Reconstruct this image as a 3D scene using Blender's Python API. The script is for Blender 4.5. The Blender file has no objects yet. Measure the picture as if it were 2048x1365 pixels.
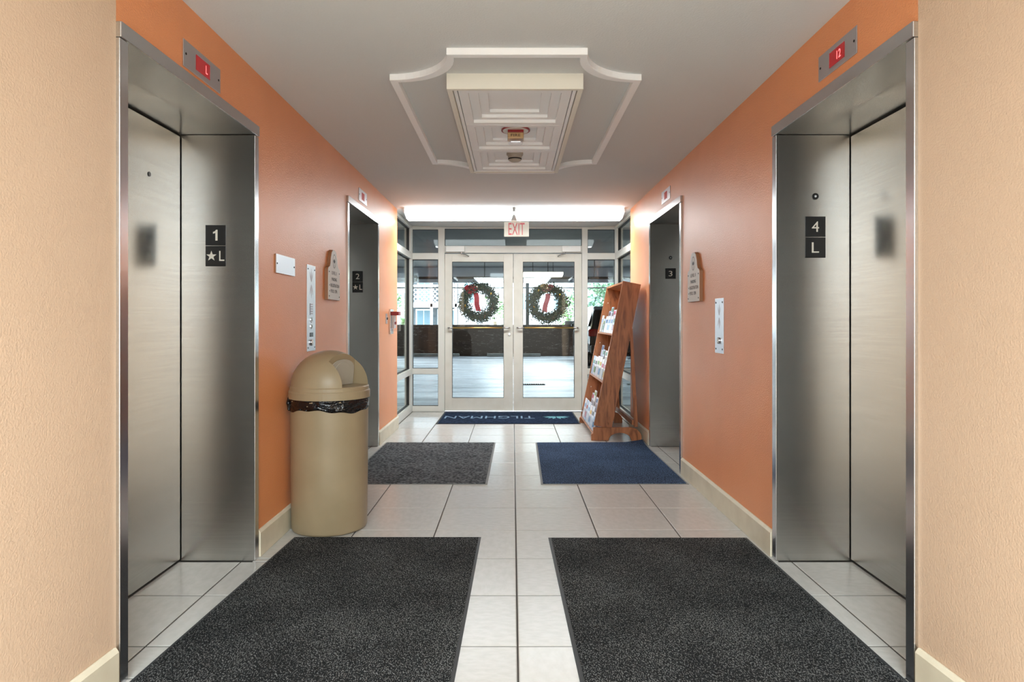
import bpy, bmesh, math, random
from mathutils import Vector, Matrix
random.seed(7)
S = bpy.context.scene
COL = S.collection
PI = math.pi

# ------------------------------------------------------------------ camera
cam = bpy.data.cameras.new('camera'); camo = bpy.data.objects.new('camera', cam); COL.objects.link(camo)
camo.location = (0, 0, 1.205); camo.rotation_euler = (PI/2, 0, 0)
cam.sensor_width = 36; cam.lens = 1340*36/2048
cam.shift_x = -0.0005; cam.shift_y = -39.5/2048
cam.clip_start = 0.05; cam.clip_end = 400
S.camera = camo
# ------------------------------------------------------------------ world, sun, exposure
w = bpy.data.worlds.new('sky'); S.world = w; w.use_nodes = True
nt = w.node_tree; bg = nt.nodes['Background']
bg.inputs[0].default_value = (0.80, 0.90, 1.0, 1); bg.inputs[1].default_value = 3.5
sun = bpy.data.lights.new('sun', 'SUN'); sun.energy = 0.6; sun.angle = 0.02; sun.color = (1, .96, .9)
suno = bpy.data.objects.new('sun', sun); COL.objects.link(suno)
suno.rotation_euler = (math.radians(42), 0, math.radians(-28))
S.view_settings.view_transform = 'Standard'; S.view_settings.look = 'None'
S.view_settings.gamma = 1; S.view_settings.use_curve_mapping = False
S.view_settings.exposure = 2.0
ar = bpy.data.lights.new('rear_fill', 'AREA'); ar.shape = 'RECTANGLE'; ar.size = 2.2; ar.size_y = 2.8; ar.energy = 165; ar.color = (.80, .93, 1.0)
aro = bpy.data.objects.new('rear_fill', ar); COL.objects.link(aro); aro.location = (0, -2.3, 2.44)   # added fill light, out of view behind the camera
LAMP_FRONT = 11      # fluorescent diffusers by the doors
LAMP_ROOM = 3.0       # ceiling fixtures over and behind the camera

# ------------------------------------------------------------------ materials
def srgb(r, g, b):
    f = lambda c: (c/255)/12.92 if c/255 <= .04045 else ((c/255+.055)/1.055)**2.4
    return (f(r), f(g), f(b), 1)
def mat(name, col, rough=.5, metal=0, var=None, var_scale=5, bump=0, bump_scale=100, bump_dist=.001,
        emit=None, emit_s=0, aniso=0, stretch=(1,1,1), coat=0, spec=None, rvar=0, detail=4):
    m = bpy.data.materials.new(name); m.use_nodes = True
    n = m.node_tree.nodes; l = m.node_tree.links; b = n['Principled BSDF']
    b.inputs['Base Color'].default_value = col
    b.inputs['Roughness'].default_value = rough; b.inputs['Metallic'].default_value = metal
    if spec is not None: b.inputs['Specular IOR Level'].default_value = spec
    if coat: b.inputs['Coat Weight'].default_value = coat; b.inputs['Coat Roughness'].default_value = .3
    tc = n.new('ShaderNodeTexCoord'); mp = n.new('ShaderNodeMapping'); mp.inputs['Scale'].default_value = stretch
    l.new(tc.outputs['Object'], mp.inputs['Vector'])
    if var is not None or rvar:
        t = n.new('ShaderNodeTexNoise'); t.inputs['Scale'].default_value = var_scale; t.inputs['Detail'].default_value = detail
        l.new(mp.outputs[0], t.inputs['Vector'])
        if var is not None:
            r = n.new('ShaderNodeValToRGB'); r.color_ramp.elements[0].position = .35; r.color_ramp.elements[1].position = .68
            r.color_ramp.elements[0].color = col; r.color_ramp.elements[1].color = var
            l.new(t.outputs[0], r.inputs[0]); l.new(r.outputs[0], b.inputs['Base Color'])
        if rvar:
            mr = n.new('ShaderNodeMapRange'); mr.inputs['To Min'].default_value = max(0, rough-rvar); mr.inputs['To Max'].default_value = rough+rvar
            l.new(t.outputs[0], mr.inputs['Value']); l.new(mr.outputs[0], b.inputs['Roughness'])
    if bump:
        t2 = n.new('ShaderNodeTexNoise'); t2.inputs['Scale'].default_value = bump_scale; t2.inputs['Detail'].default_value = 2
        l.new(mp.outputs[0], t2.inputs['Vector'])
        bp = n.new('ShaderNodeBump'); bp.inputs['Strength'].default_value = bump; bp.inputs['Distance'].default_value = bump_dist
        l.new(t2.outputs[0], bp.inputs['Height']); l.new(bp.outputs[0], b.inputs['Normal'])
    if emit is not None:
        b.inputs['Emission Color'].default_value = emit; b.inputs['Emission Strength'].default_value = emit_s
    if aniso:
        b.inputs['Anisotropic'].default_value = aniso; b.inputs['Anisotropic Rotation'].default_value = .25
        tg = n.new('ShaderNodeTangent'); tg.direction_type = 'RADIAL'; tg.axis = 'Z'
        l.new(tg.outputs[0], b.inputs['Tangent'])
    return m
def glass_mat(name, tint, ior=.6, rough=0.0, f0=.026):
    m = bpy.data.materials.new(name); m.use_nodes = True
    n = m.node_tree.nodes; l = m.node_tree.links; n.clear()
    o = n.new('ShaderNodeOutputMaterial'); mx = n.new('ShaderNodeMixShader')
    lw = n.new('ShaderNodeLayerWeight'); lw.inputs['Blend'].default_value = .5
    pw = n.new('ShaderNodeMath'); pw.operation = 'POWER'; pw.inputs[1].default_value = 5
    fr = n.new('ShaderNodeMath'); fr.operation = 'MULTIPLY_ADD'; fr.inputs[1].default_value = ior; fr.inputs[2].default_value = f0
    l.new(lw.outputs['Facing'], pw.inputs[0]); l.new(pw.outputs[0], fr.inputs[0])
    tr = n.new('ShaderNodeBsdfTransparent'); tr.inputs[0].default_value = tint
    gl = n.new('ShaderNodeBsdfGlossy'); gl.inputs['Roughness'].default_value = rough
    l.new(fr.outputs[0], mx.inputs[0]); l.new(tr.outputs[0], mx.inputs[1]); l.new(gl.outputs[0], mx.inputs[2])
    l.new(mx.outputs[0], o.inputs[0])
    return m
def ramp_tex(m, tex, stops, scale, stretch=(1,1,1), **kw):
    n = m.node_tree.nodes; l = m.node_tree.links; b = n['Principled BSDF']
    tc = n.new('ShaderNodeTexCoord'); mp = n.new('ShaderNodeMapping'); mp.inputs['Scale'].default_value = stretch
    if 'rot' in kw: mp.inputs['Rotation'].default_value = kw.pop('rot')
    t = n.new(tex); t.inputs['Scale'].default_value = scale
    for k, v in kw.items(): t.inputs[k].default_value = v
    r = n.new('ShaderNodeValToRGB')
    e = r.color_ramp.elements
    e[0].position, e[0].color = stops[0]; e[1].position, e[1].color = stops[-1]
    for p, c in stops[1:-1]:
        q = e.new(p); q.color = c
    l.new(tc.outputs['Object'], mp.inputs['Vector']); l.new(mp.outputs[0], t.inputs['Vector'])
    l.new(t.outputs[0], r.inputs[0]); l.new(r.outputs[0], b.inputs['Base Color'])
    return m
M = {}
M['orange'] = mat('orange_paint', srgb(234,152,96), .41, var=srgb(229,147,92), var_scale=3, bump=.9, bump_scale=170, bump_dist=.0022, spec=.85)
M['peach'] = mat('peach_flash_lit', srgb(208,180,154), .5, var=srgb(205,177,151), var_scale=2, bump=.8, bump_scale=150, bump_dist=.002)  # near walls paler than the orange: flash light put into the colour
M['ceiling'] = mat('ceiling_paint', srgb(216,218,218), .8, bump=.5, bump_scale=110, bump_dist=.003)
M['rear'] = mat('rear_wall_paint', srgb(112,108,104), .7)
M['shell'] = mat('shell_concrete', srgb(150,146,140), .9)
M['tile'] = mat('floor_tile', srgb(197,194,188), .27, var=srgb(189,186,179), var_scale=22, bump=.05, bump_scale=30, bump_dist=.002, stretch=(1,2,1), detail=3)
M['tile_b'] = mat('floor_tile_pale', srgb(200,197,191), .25, var=srgb(193,190,183), var_scale=18, bump=.05, bump_scale=30, bump_dist=.002, stretch=(2,1,1), detail=3)
M['grout'] = mat('grout', srgb(72,66,60), .9)
M['base'] = mat('baseboard_paint', srgb(222,214,192), .45, var=srgb(212,203,180), var_scale=8)
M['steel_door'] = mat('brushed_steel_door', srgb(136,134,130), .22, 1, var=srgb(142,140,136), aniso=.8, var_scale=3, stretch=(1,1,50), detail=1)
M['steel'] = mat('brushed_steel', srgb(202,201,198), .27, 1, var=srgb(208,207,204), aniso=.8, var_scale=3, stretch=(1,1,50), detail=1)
M['steel_edge'] = mat('polished_steel_edge', srgb(205,205,208), .2, 1, aniso=.4)
M['plate'] = mat('satin_plate', srgb(200,198,202), .32, 1, aniso=.3)
M['chrome'] = mat('chrome', srgb(210,210,212), .15, 1)
M['black'] = mat('black_plastic', srgb(22,22,24), .35)
M['gap'] = mat('dark_gap', srgb(12,12,12), .7)
M['white_ink'] = mat('white_lettering', srgb(228,224,214), .5)
M['frame'] = mat('aluminium_white', srgb(214,212,204), .38)
M['frame_old'] = mat('door_paint_white', srgb(212,209,199), .4, var=srgb(204,200,188), var_scale=6)
M['gasket'] = mat('black_gasket', srgb(30,30,30), .5)
M['glass'] = glass_mat('clear_glass', (.93,.97,.95,1))
M['acrylic'] = glass_mat('clear_acrylic', (.96,.97,.98,1), .25, .08, .02)
M['trim'] = mat('white_trim', srgb(250,251,253), .45)
M['trim_warm'] = mat('cream_trim', srgb(238,235,224), .5)
M['red_led'] = mat('red_display', srgb(60,4,6), .25, emit=(1,.01,.02,1), emit_s=.07)
M['red_dark'] = mat('dim_red_display', srgb(90,14,18), .25, emit=(1,.04,.05,1), emit_s=.05)
M['led'] = mat('red_led_character', srgb(255,40,40), .4, emit=(1,.12,.12,1), emit_s=.8)
M['bezel'] = mat('dark_bezel', srgb(40,10,12), .4)
M['can'] = mat('tan_plastic', srgb(156,139,110), .42, var=srgb(150,133,104), var_scale=6)
M['flap'] = mat('pale_flap', srgb(172,166,152), .25)
M['bag'] = mat('black_bag', srgb(16,16,18), .22, bump=1, bump_scale=22, bump_dist=.02, stretch=(1,1,2.2))
M['fluoro'] = mat('lit_diffuser', srgb(255,255,255), .4, emit=(.90,.97,1,1), emit_s=LAMP_FRONT)
M['fluoro_side'] = mat('lit_diffuser_side', srgb(255,255,255), .4, emit=(.90,.97,1,1), emit_s=1.6)
M['fluoro_room'] = mat('lit_panel', srgb(255,255,255), .4, emit=(.80,.93,1,1), emit_s=LAMP_ROOM)
M['fluoro_out'] = mat('garage_lamp', srgb(255,250,220), .4, emit=(1,.95,.75,1), emit_s=3)
M['red'] = mat('red_plastic', srgb(150,22,28), .35)
M['beige'] = mat('beige_plastic', srgb(196,164,120), .4)
M['grey_plastic'] = mat('ivory_plastic', srgb(176,168,156), .5)
M['exit_face'] = mat('exit_face', srgb(196,190,176), .5, emit=(1,.98,.92,1), emit_s=.02)
M['exit_red'] = mat('exit_letter', srgb(196,92,96), .5)
M['sign_white'] = mat('sign_white', srgb(214,205,196), .5)
M['sign_wood'] = mat('sign_wood_edge', srgb(150,106,74), .55)
M['ink'] = mat('grey_lettering', srgb(70,62,60), .6)
M['pearl'] = mat('pale_ink', srgb(158,140,142), .5)
M['clear'] = glass_mat('clear_cover', (.95,.93,.95,1), .6, .12, .05)
M['wood'] = mat('stained_wood', srgb(136,78,46), .42, bump=.2, bump_scale=40, bump_dist=.002, stretch=(6,6,.8))
ramp_tex(M['wood'], 'ShaderNodeTexNoise', [(.3, srgb(128,76,46)), (.5, srgb(172,108,66)), (.72, srgb(190,122,78))], 3.2, (5,5,.9), Detail=6, Distortion=2.2)
M['wood_in'] = mat('wood_inside', srgb(190,128,76), .45)
ramp_tex(M['wood_in'], 'ShaderNodeTexNoise', [(.3, srgb(160,104,62)), (.7, srgb(196,136,84))], 3, (5,5,1), Detail=5, Distortion=1)
def mat_carpet(name, dark, light, scale, stretch, lo=.50, hi=.68, rot=(0,0,.5)):
    m = mat(name, dark, .95, bump=.8, bump_scale=260, bump_dist=.004, spec=.1)
    n = m.node_tree.nodes; l = m.node_tree.links; b = n['Principled BSDF']
    tc = n.new('ShaderNodeTexCoord'); mp = n.new('ShaderNodeMapping'); mp.inputs['Scale'].default_value = stretch; mp.inputs['Rotation'].default_value = rot
    t = n.new('ShaderNodeTexNoise'); t.inputs['Scale'].default_value = scale; t.inputs['Detail'].default_value = 1
    big = n.new('ShaderNodeTexNoise'); big.inputs['Scale'].default_value = 2.5; big.inputs['Detail'].default_value = 5
    add = n.new('ShaderNodeMath'); add.operation = 'MULTIPLY_ADD'; add.inputs[1].default_value = .22; 
    r = n.new('ShaderNodeValToRGB'); r.color_ramp.elements[0].position = lo; r.color_ramp.elements[1].position = hi
    r.color_ramp.elements[0].color = dark; r.color_ramp.elements[1].color = light
    l.new(tc.outputs['Object'], mp.inputs['Vector']); l.new(mp.outputs[0], t.inputs['Vector']); l.new(tc.outputs['Object'], big.inputs['Vector'])
    l.new(big.outputs[0], add.inputs[0]); l.new(t.outputs[0], add.inputs[2])
    l.new(add.outputs[0], r.inputs[0]); l.new(r.outputs[0], b.inputs['Base Color'])
    return m
M['mat_near'] = mat_carpet('charcoal_carpet', srgb(30,31,32), srgb(122,123,122), 260, (1,.45,1), .62, .78)
M['mat_far'] = mat_carpet('grey_carpet', srgb(52,54,56), srgb(124,127,130), 90, (.6,1,1), .50, .78)
M['mat_blue'] = mat_carpet('navy_carpet', srgb(34,44,60), srgb(84,106,138), 120, (1,1,1), .50, .78)
M['mat_door'] = mat_carpet('blue_carpet', srgb(24,34,52), srgb(50,66,92), 80, (.5,1,1), .50, .8)
M['rubber'] = mat('mat_rubber', srgb(54,55,56), .6)
M['rubber_pale'] = mat('mat_rubber_worn', srgb(120,120,118), .6)
M['aqua'] = mat('aqua_print', srgb(120,180,190), .9)
M['pale_blue'] = mat('pale_blue_print', srgb(132,158,182), .9)
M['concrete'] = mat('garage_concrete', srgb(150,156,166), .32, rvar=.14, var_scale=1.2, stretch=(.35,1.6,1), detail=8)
ramp_tex(M['concrete'], 'ShaderNodeTexNoise', [(.40, srgb(70,74,82)), (.5, srgb(140,146,156)), (.60, srgb(226,230,236))], 1.3, (.30,1.8,1), Detail=9, Roughness=.7)  # pale streaks put the floor's sheen into the colour
M['slab'] = mat('garage_slab', srgb(112,114,116), .85, var=srgb(92,94,96), var_scale=.8)
M['beam'] = mat('garage_beam', srgb(190,196,204), .8, var=srgb(170,176,184), var_scale=.9)
M['brown'] = mat('brown_wall_paint', srgb(74,56,46), .55, bump=.3, bump_scale=60, bump_dist=.002)
ramp_tex(M['brown'], 'ShaderNodeTexNoise', [(.0, srgb(62,46,38)), (.62, srgb(74,56,46)), (.632, srgb(200,196,186)), (.645, srgb(74,56,46))], 4, (1,1,5), Detail=8, Distortion=1.2)
M['stop'] = mat('wheel_stop_concrete', srgb(150,152,150), .8, var=srgb(128,130,128), var_scale=6)
M['pipe'] = mat('pipe_grey', srgb(60,62,62), .6)
M['siding'] = mat('white_siding', srgb(192,197,204), .6)
M['porch'] = mat('porch_shade', srgb(58,66,72), .7)  # shade under the balcony roof put into a dark colour
M['white_wood'] = mat('white_wood', srgb(226,228,230), .6)
M['window_dark'] = mat('window_glass_dark', srgb(92,112,124), .12)
M['leaf_a'] = mat('leaf_green', srgb(70,104,58), .5, var=srgb(104,140,84), var_scale=3)
M['leaf_b'] = mat('leaf_deep', srgb(44,80,56), .5, var=srgb(84,120,88), var_scale=4)
M['bark'] = mat('bark', srgb(96,84,70), .9)
M['wreath'] = mat('fir_needles', srgb(16,36,28), .6, var=srgb(38,58,38), var_scale=14)
M['wreath_b'] = mat('fir_needles_olive', srgb(34,42,26), .6, var=srgb(74,76,46), var_scale=14)
M['twig'] = mat('twig', srgb(78,58,40), .9)
M['bow_red'] = mat('red_velvet', srgb(170,20,44), .7)
M['bow_pink'] = mat('faded_red_ribbon', srgb(176,86,96), .7)
M['bow_tan'] = mat('tan_ribbon', srgb(176,146,112), .6)
M['gold'] = mat('gold_bauble', srgb(214,170,72), .22, 1)
M['silver'] = mat('silver_bauble', srgb(216,204,186), .15, 1)
M['car'] = mat('black_car_paint', srgb(14,18,20), .16, coat=1)
M['car_glass'] = mat('car_glass', srgb(10,14,14), .05)
M['tyre'] = mat('tyre', srgb(20,20,20), .8)
M['tail'] = mat('tail_lamp', srgb(140,18,22), .2)
M['white'] = mat('white_paint', srgb(232,232,228), .5)
M['yellow'] = mat('brass_tube', srgb(222,184,112), .3, 1)
M['asphalt'] = mat('outdoor_paving', srgb(190,190,186), .9)
M['mint'] = mat('teal_metal', srgb(70,120,120), .5)

# ------------------------------------------------------------------ mesh helpers
def wloc(o):
    v = Vector((0,0,0))
    while o is not None: v += o.location; o = o.parent
    return v
def obj(name, bm, m, parent=None, smooth=False, bevel=0, kind=None):
    """bm is in world coordinates; linked as one mesh object"""
    if parent is None:
        xs = [v.co for v in bm.verts]
        c = Vector(((min(v.x for v in xs)+max(v.x for v in xs))/2, (min(v.y for v in xs)+max(v.y for v in xs))/2, min(v.z for v in xs)))
    else: c = wloc(parent)
    bmesh.ops.translate(bm, verts=bm.verts, vec=-c)
    me = bpy.data.meshes.new(name); bm.to_mesh(me); bm.free()
    me.materials.append(m)
    if smooth:
        for p in me.polygons: p.use_smooth = True
    o = bpy.data.objects.new(name, me); COL.objects.link(o)
    if parent is None: o.location = c
    else: o.parent = parent
    if bevel:
        b = o.modifiers.new('bevel', 'BEVEL'); b.width = bevel; b.segments = 2; b.limit_method = 'ANGLE'; b.angle_limit = math.radians(40)
    if kind: o['kind'] = kind
    return o
def thing(name, loc, label, cat, group=None):
    o = bpy.data.objects.new(name, None); COL.objects.link(o); o.location = loc; o.empty_display_size = .1
    tag(o, label, cat, group); return o
def tag(o, label, cat, group=None):
    o['label'] = label; o['category'] = cat
    if group: o['group'] = group
    return o
def struct_empty(name, loc, label=None):
    o = bpy.data.objects.new(name, None); COL.objects.link(o); o.location = loc; o.empty_display_size = .1
    o['kind'] = 'structure'
    if label: o['label'] = label
    return o
def B(*boxes, bm=None):
    bm = bm or bmesh.new()
    for (x0,x1,y0,y1,z0,z1) in boxes:
        x0,x1 = min(x0,x1),max(x0,x1); y0,y1 = min(y0,y1),max(y0,y1); z0,z1 = min(z0,z1),max(z0,z1)
        v = [bm.verts.new(p) for p in ((x0,y0,z0),(x1,y0,z0),(x1,y1,z0),(x0,y1,z0),(x0,y0,z1),(x1,y0,z1),(x1,y1,z1),(x0,y1,z1))]
        for f in ((0,3,2,1),(4,5,6,7),(0,1,5,4),(1,2,6,5),(2,3,7,6),(3,0,4,7)): bm.faces.new([v[i] for i in f])
    return bm
class F:
    """a local frame: origin, right, up; normal = right x up, towards the viewer"""
    def __init__(s, o, r, u): s.o=Vector(o); s.r=Vector(r).normalized(); s.u=Vector(u).normalized(); s.n=s.r.cross(s.u)
    def p(s, a, b, c=0): return s.o+s.r*a+s.u*b+s.n*c
def LW(y, z, x=-1.305): return F((x,y,z),(0,1,0),(0,0,1))
def RW(y, z, x=1.335): return F((x,y,z),(0,-1,0),(0,0,1))
def FW(x, y, z): return F((x,y,z),(1,0,0),(0,0,1))
def prism(fr, pts, c0, c1, bm=None):
    """closed outline pts (a,b) counter-clockwise in frame, extruded along the normal"""
    bm = bm or bmesh.new()
    lo = [bm.verts.new(fr.p(a,b,c0)) for a,b in pts]; hi = [bm.verts.new(fr.p(a,b,c1)) for a,b in pts]
    n = len(pts)
    bm.faces.new(lo[::-1]); bm.faces.new(hi)
    for i in range(n): bm.faces.new((lo[i], lo[(i+1)%n], hi[(i+1)%n], hi[i]))
    return bm
def rect(a0,a1,b0,b1): return [(a0,b0),(a1,b0),(a1,b1),(a0,b1)]
def disc(ca, cb, r, n=20, ry=None): return [(ca+r*math.cos(2*PI*i/n), cb+(ry or r)*math.sin(2*PI*i/n)) for i in range(n)]
def ringprism(fr, outer, inner, c0, c1, bm=None):
    bm = bm or bmesh.new(); n = len(outer)
    V = [[bm.verts.new(fr.p(a,b,c)) for a,b in L] for L,c in ((outer,c0),(outer,c1),(inner,c1),(inner,c0))]
    for k in range(4):
        A, C = V[k], V[(k+1)%4]
        for i in range(n): bm.faces.new((A[i], A[(i+1)%n], C[(i+1)%n], C[i]))
    bmesh.ops.recalc_face_normals(bm, faces=bm.faces)
    return bm
def lathe(cx, cy, prof, n=40, bm=None, cap=True):
    bm = bm or bmesh.new(); rings = []
    for r, z in prof:
        if r < 1e-5: rings.append([bm.verts.new((cx,cy,z))])
        else: rings.append([bm.verts.new((cx+r*math.cos(2*PI*i/n), cy+r*math.sin(2*PI*i/n), z)) for i in range(n)])
    for a, b in zip(rings, rings[1:]):
        for i in range(n):
            j = (i+1)%n
            if len(a)==1 and len(b)==1: continue
            if len(a)==1: bm.faces.new((a[0], b[j], b[i]))
            elif len(b)==1: bm.faces.new((a[i], a[j], b[0]))
            else: bm.faces.new((a[i], a[j], b[j], b[i]))
    if cap:
        if len(rings[0])>1: bm.faces.new(rings[0][::-1])
        if len(rings[-1])>1: bm.faces.new(rings[-1])
    bmesh.ops.recalc_face_normals(bm, faces=bm.faces)
    return bm
def tube(pts, r, n=10, bm=None, closed=False):
    bm = bm or bmesh.new(); pts = [Vector(p) for p in pts]; rings = []
    for i, p in enumerate(pts):
        a = pts[i-1] if (i>0 or closed) else p; b = pts[(i+1)%len(pts)] if (i<len(pts)-1 or closed) else p
        d = (b-a).normalized(); up = Vector((0,0,1)) if abs(d.z)<.9 else Vector((1,0,0))
        s = d.cross(up).normalized(); t = s.cross(d)
        rings.append([bm.verts.new(p+s*r*math.cos(2*PI*k/n)+t*r*math.sin(2*PI*k/n)) for k in range(n)])
    R = rings+[rings[0]] if closed else rings
    for a, b in zip(R, R[1:]):
        for k in range(n): bm.faces.new((a[k], a[(k+1)%n], b[(k+1)%n], b[k]))
    if not closed: bm.faces.new(rings[0][::-1]); bm.faces.new(rings[-1])
    bmesh.ops.recalc_face_normals(bm, faces=bm.faces)
    return bm
def text(name, s, fr, w, h, m, parent, c=0, depth=.0006, ext=None):
    """lettering, centred on the frame origin, fitted to w x h"""
    cu = bpy.data.curves.new('lettering', 'FONT'); cu.body = s; cu.align_x = 'CENTER'; cu.resolution_u = 3
    to = bpy.data.objects.new('tmp', cu); me = bpy.data.meshes.new_from_object(to)
    bpy.data.objects.remove(to); bpy.data.curves.remove(cu)
    bm = bmesh.new(); bm.from_mesh(me); bpy.data.meshes.remove(me)
    xs = [v.co.x for v in bm.verts]; ys = [v.co.y for v in bm.verts]
    sx = w/(max(xs)-min(xs)); sy = h/(max(ys)-min(ys)); mx = (max(xs)+min(xs))/2; my = (max(ys)+min(ys))/2
    for v in bm.verts: v.co = fr.p((v.co.x-mx)*sx, (v.co.y-my)*sy, c+depth)
    r = bmesh.ops.extrude_face_region(bm, geom=list(bm.faces))
    for v in [g for g in r['geom'] if isinstance(g, bmesh.types.BMVert)]: v.co -= fr.n*depth
    bmesh.ops.recalc_face_normals(bm, faces=bm.faces)
    return obj(name, bm, m, parent)
def ellipsoid(c, rx, ry, rz, n=16, m_=10, bm=None):
    bm = bm or bmesh.new()
    r = bmesh.ops.create_uvsphere(bm, u_segments=n, v_segments=m_, radius=1)
    for v in r['verts']: v.co = Vector((c[0]+v.co.x*rx, c[1]+v.co.y*ry, c[2]+v.co.z*rz))
    return bm

# ------------------------------------------------------------------ the setting
XL, XR, ZC = -1.305, 1.335, 2.475
E1 = (2.205, 3.41); E2 = (5.26, 6.49)         # elevator openings along both walls
DX = .372                                     # depth of the elevator recess
YB = 8.97; YG = 7.58                          # glazed front, start of side glazing
ZH = 2.195                                    # top of elevator frames
YR = -4.0
# walls: one structure per side
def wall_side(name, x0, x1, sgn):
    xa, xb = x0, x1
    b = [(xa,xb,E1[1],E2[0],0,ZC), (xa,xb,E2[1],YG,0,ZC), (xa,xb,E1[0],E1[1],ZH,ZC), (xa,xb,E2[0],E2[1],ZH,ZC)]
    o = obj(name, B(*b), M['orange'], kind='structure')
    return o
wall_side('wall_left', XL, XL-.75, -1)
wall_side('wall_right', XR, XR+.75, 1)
# near walls splay slightly outwards towards the camera
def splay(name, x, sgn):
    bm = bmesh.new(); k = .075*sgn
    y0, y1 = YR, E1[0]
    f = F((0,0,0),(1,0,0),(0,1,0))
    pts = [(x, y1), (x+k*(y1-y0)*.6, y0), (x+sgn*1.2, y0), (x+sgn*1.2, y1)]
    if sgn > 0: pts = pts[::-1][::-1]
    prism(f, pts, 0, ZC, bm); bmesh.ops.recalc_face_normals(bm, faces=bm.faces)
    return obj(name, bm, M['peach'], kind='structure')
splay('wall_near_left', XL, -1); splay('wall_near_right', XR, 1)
obj('wall_back', B((-2.6,2.6,YR-.15,YR-.001,0,ZC)), M['rear'], kind='structure')
obj('ceiling', B((-2.6,2.6,YR-.15,YB+.1,ZC,ZC+.12)), M['ceiling'], kind='structure')
# floor: slab with grout on top and every tile a piece
fl = obj('floor', B((-2.6,2.6,YR-.15,YG,-.20,-.0035),(-1.47,1.47,YG,YB+.08,-.20,-.0035)), M['grout'], kind='structure')
X0, Y0, P = .019, 2.484, .46
def tile_mesh(w, d, m):
    bm = bmesh.new(); h = .0035; e = .004
    lo = [bm.verts.new(p) for p in ((0,0,-.003),(w,0,-.003),(w,d,-.003),(0,d,-.003))]
    mid = [bm.verts.new(p) for p in ((0,0,-.0015),(w,0,-.0015),(w,d,-.0015),(0,d,-.0015))]
    hi = [bm.verts.new(p) for p in ((e,e,0),(w-e,e,0),(w-e,d-e,0),(e,d-e,0))]
    for A, C in ((lo,mid),(mid,hi)):
        for i in range(4): bm.faces.new((A[i],A[(i+1)%4],C[(i+1)%4],C[i]))
    bm.faces.new(hi)
    me = bpy.data.meshes.new('tile'); bm.to_mesh(me); bm.free(); me.materials.append(m); return me
cache = {}
def add_tile(xa, xb, ya, yb):
    g = .0034
    w, d = round(xb-xa-2*g,4), round(yb-ya-2*g,4)
    if w < .02 or d < .02: return
    kk = (w, d, random.random() < .5)
    if kk not in cache: cache[kk] = tile_mesh(w, d, M['tile'] if kk[2] else M['tile_b'])
    o = bpy.data.objects.new('tile', cache[kk]); COL.objects.link(o); o.parent = fl
    o.location = Vector((xa+g, ya+g, random.uniform(-.0003,.0003))) - fl.location
for i in range(-4, 4):
    for j in range(-2, 15):
        xa, xb = X0+i*P, X0+(i+1)*P; ya, yb = Y0+j*P, min(Y0+(j+1)*P, YB-.07)
        if yb <= ya: continue
        lim_l = XL-.002; lim_r = XR+.002
        if ya >= YG-.1: lim_l, lim_r = -1.33, 1.36
        ca, cb = max(xa, lim_l), min(xb, lim_r)
        if cb-ca > .02: 
            # main corridor piece, and its continuation into a recess
            for E in (E1, E2):
                pass
        def span(E): return max(ya, E[0]+.055), min(yb, E[1]-.055)
        if xa < XL < xb or xa < XR < xb or xb <= XL or xa >= XR:
            # cut the row along the recess ends so that whole tiles run into the recess
            done = []
            for E in (E1, E2):
                s0, s1 = span(E)
                if s1-s0 > .03:
                    a = max(xa, XL-DX+.004); b_ = min(xb, XR+DX-.004)
                    add_tile(a, b_, s0 if s0 > ya else ya, s1)
                    done.append((s0, s1))
            if cb-ca > .02:
                cur = ya
                for s0, s1 in done:
                    add_tile(ca, cb, cur, s0); cur = s1
                add_tile(ca, cb, cur, yb)
        elif cb-ca > .02: add_tile(ca, cb, ya, yb)
bm = bmesh.new()
for i in range(-3, 3):
    for j in range(-14, -2):
        g = .0025; B((X0+i*P+g, X0+(i+1)*P-g, Y0+j*P+g, Y0+(j+1)*P-g, -.0034, 0), bm=bm)
o = obj('tile_field', bm, M['tile'], fl, kind='stuff')
# baseboards
def baseboard(name, side, y0, y1, x=None, dx0=0, dx1=0):
    t = .018; x = (XL if side < 0 else XR) if x is None else x
    s = -side
    prof = [(0,0),(t,0),(t,.122),(t*.45,.136),(0,.136)]
    bm = bmesh.new(); rings = []
    for yy, dx in ((y0,dx0),(y1,dx1)): rings.append([bm.verts.new((x+dx+s*(a+.0005), yy, z+.0005)) for a, z in prof])
    n = len(prof)
    for i in range(n): bm.faces.new((rings[0][i], rings[0][(i+1)%n], rings[1][(i+1)%n], rings[1][i]))
    bm.faces.new(rings[0]); bm.faces.new(rings[1]); bmesh.ops.recalc_face_normals(bm, faces=bm.faces)
    obj(name, bm, M['base'], kind='structure', bevel=.002)
baseboard('baseboard_left', -1, E1[1]+.012, E2[0]-.012); baseboard('baseboard_far_left', -1, E2[1]+.012, YG)
baseboard('baseboard_right', 1, E1[1]+.012, E2[0]-.012); baseboard('baseboard_far_right', 1, E2[1]+.012, YG)
k6 = .075*.6
baseboard('baseboard_near_left', -1, E1[0]-.012, -1, dx1=-k6*3.2); baseboard('baseboard_near_right', 1, E1[0]-.012, -1, dx1=k6*3.2)

# ------------------------------------------------------------------ glazed front
GX0, GX1 = -1.38, 1.41       # centre lines of the corner posts
fd = .05                     # half depth of the mullions
def frame_bar(parent, name, box, m=None, bevel=.002): return obj(name, B(box), m or M['frame'], parent, bevel=bevel)
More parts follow.
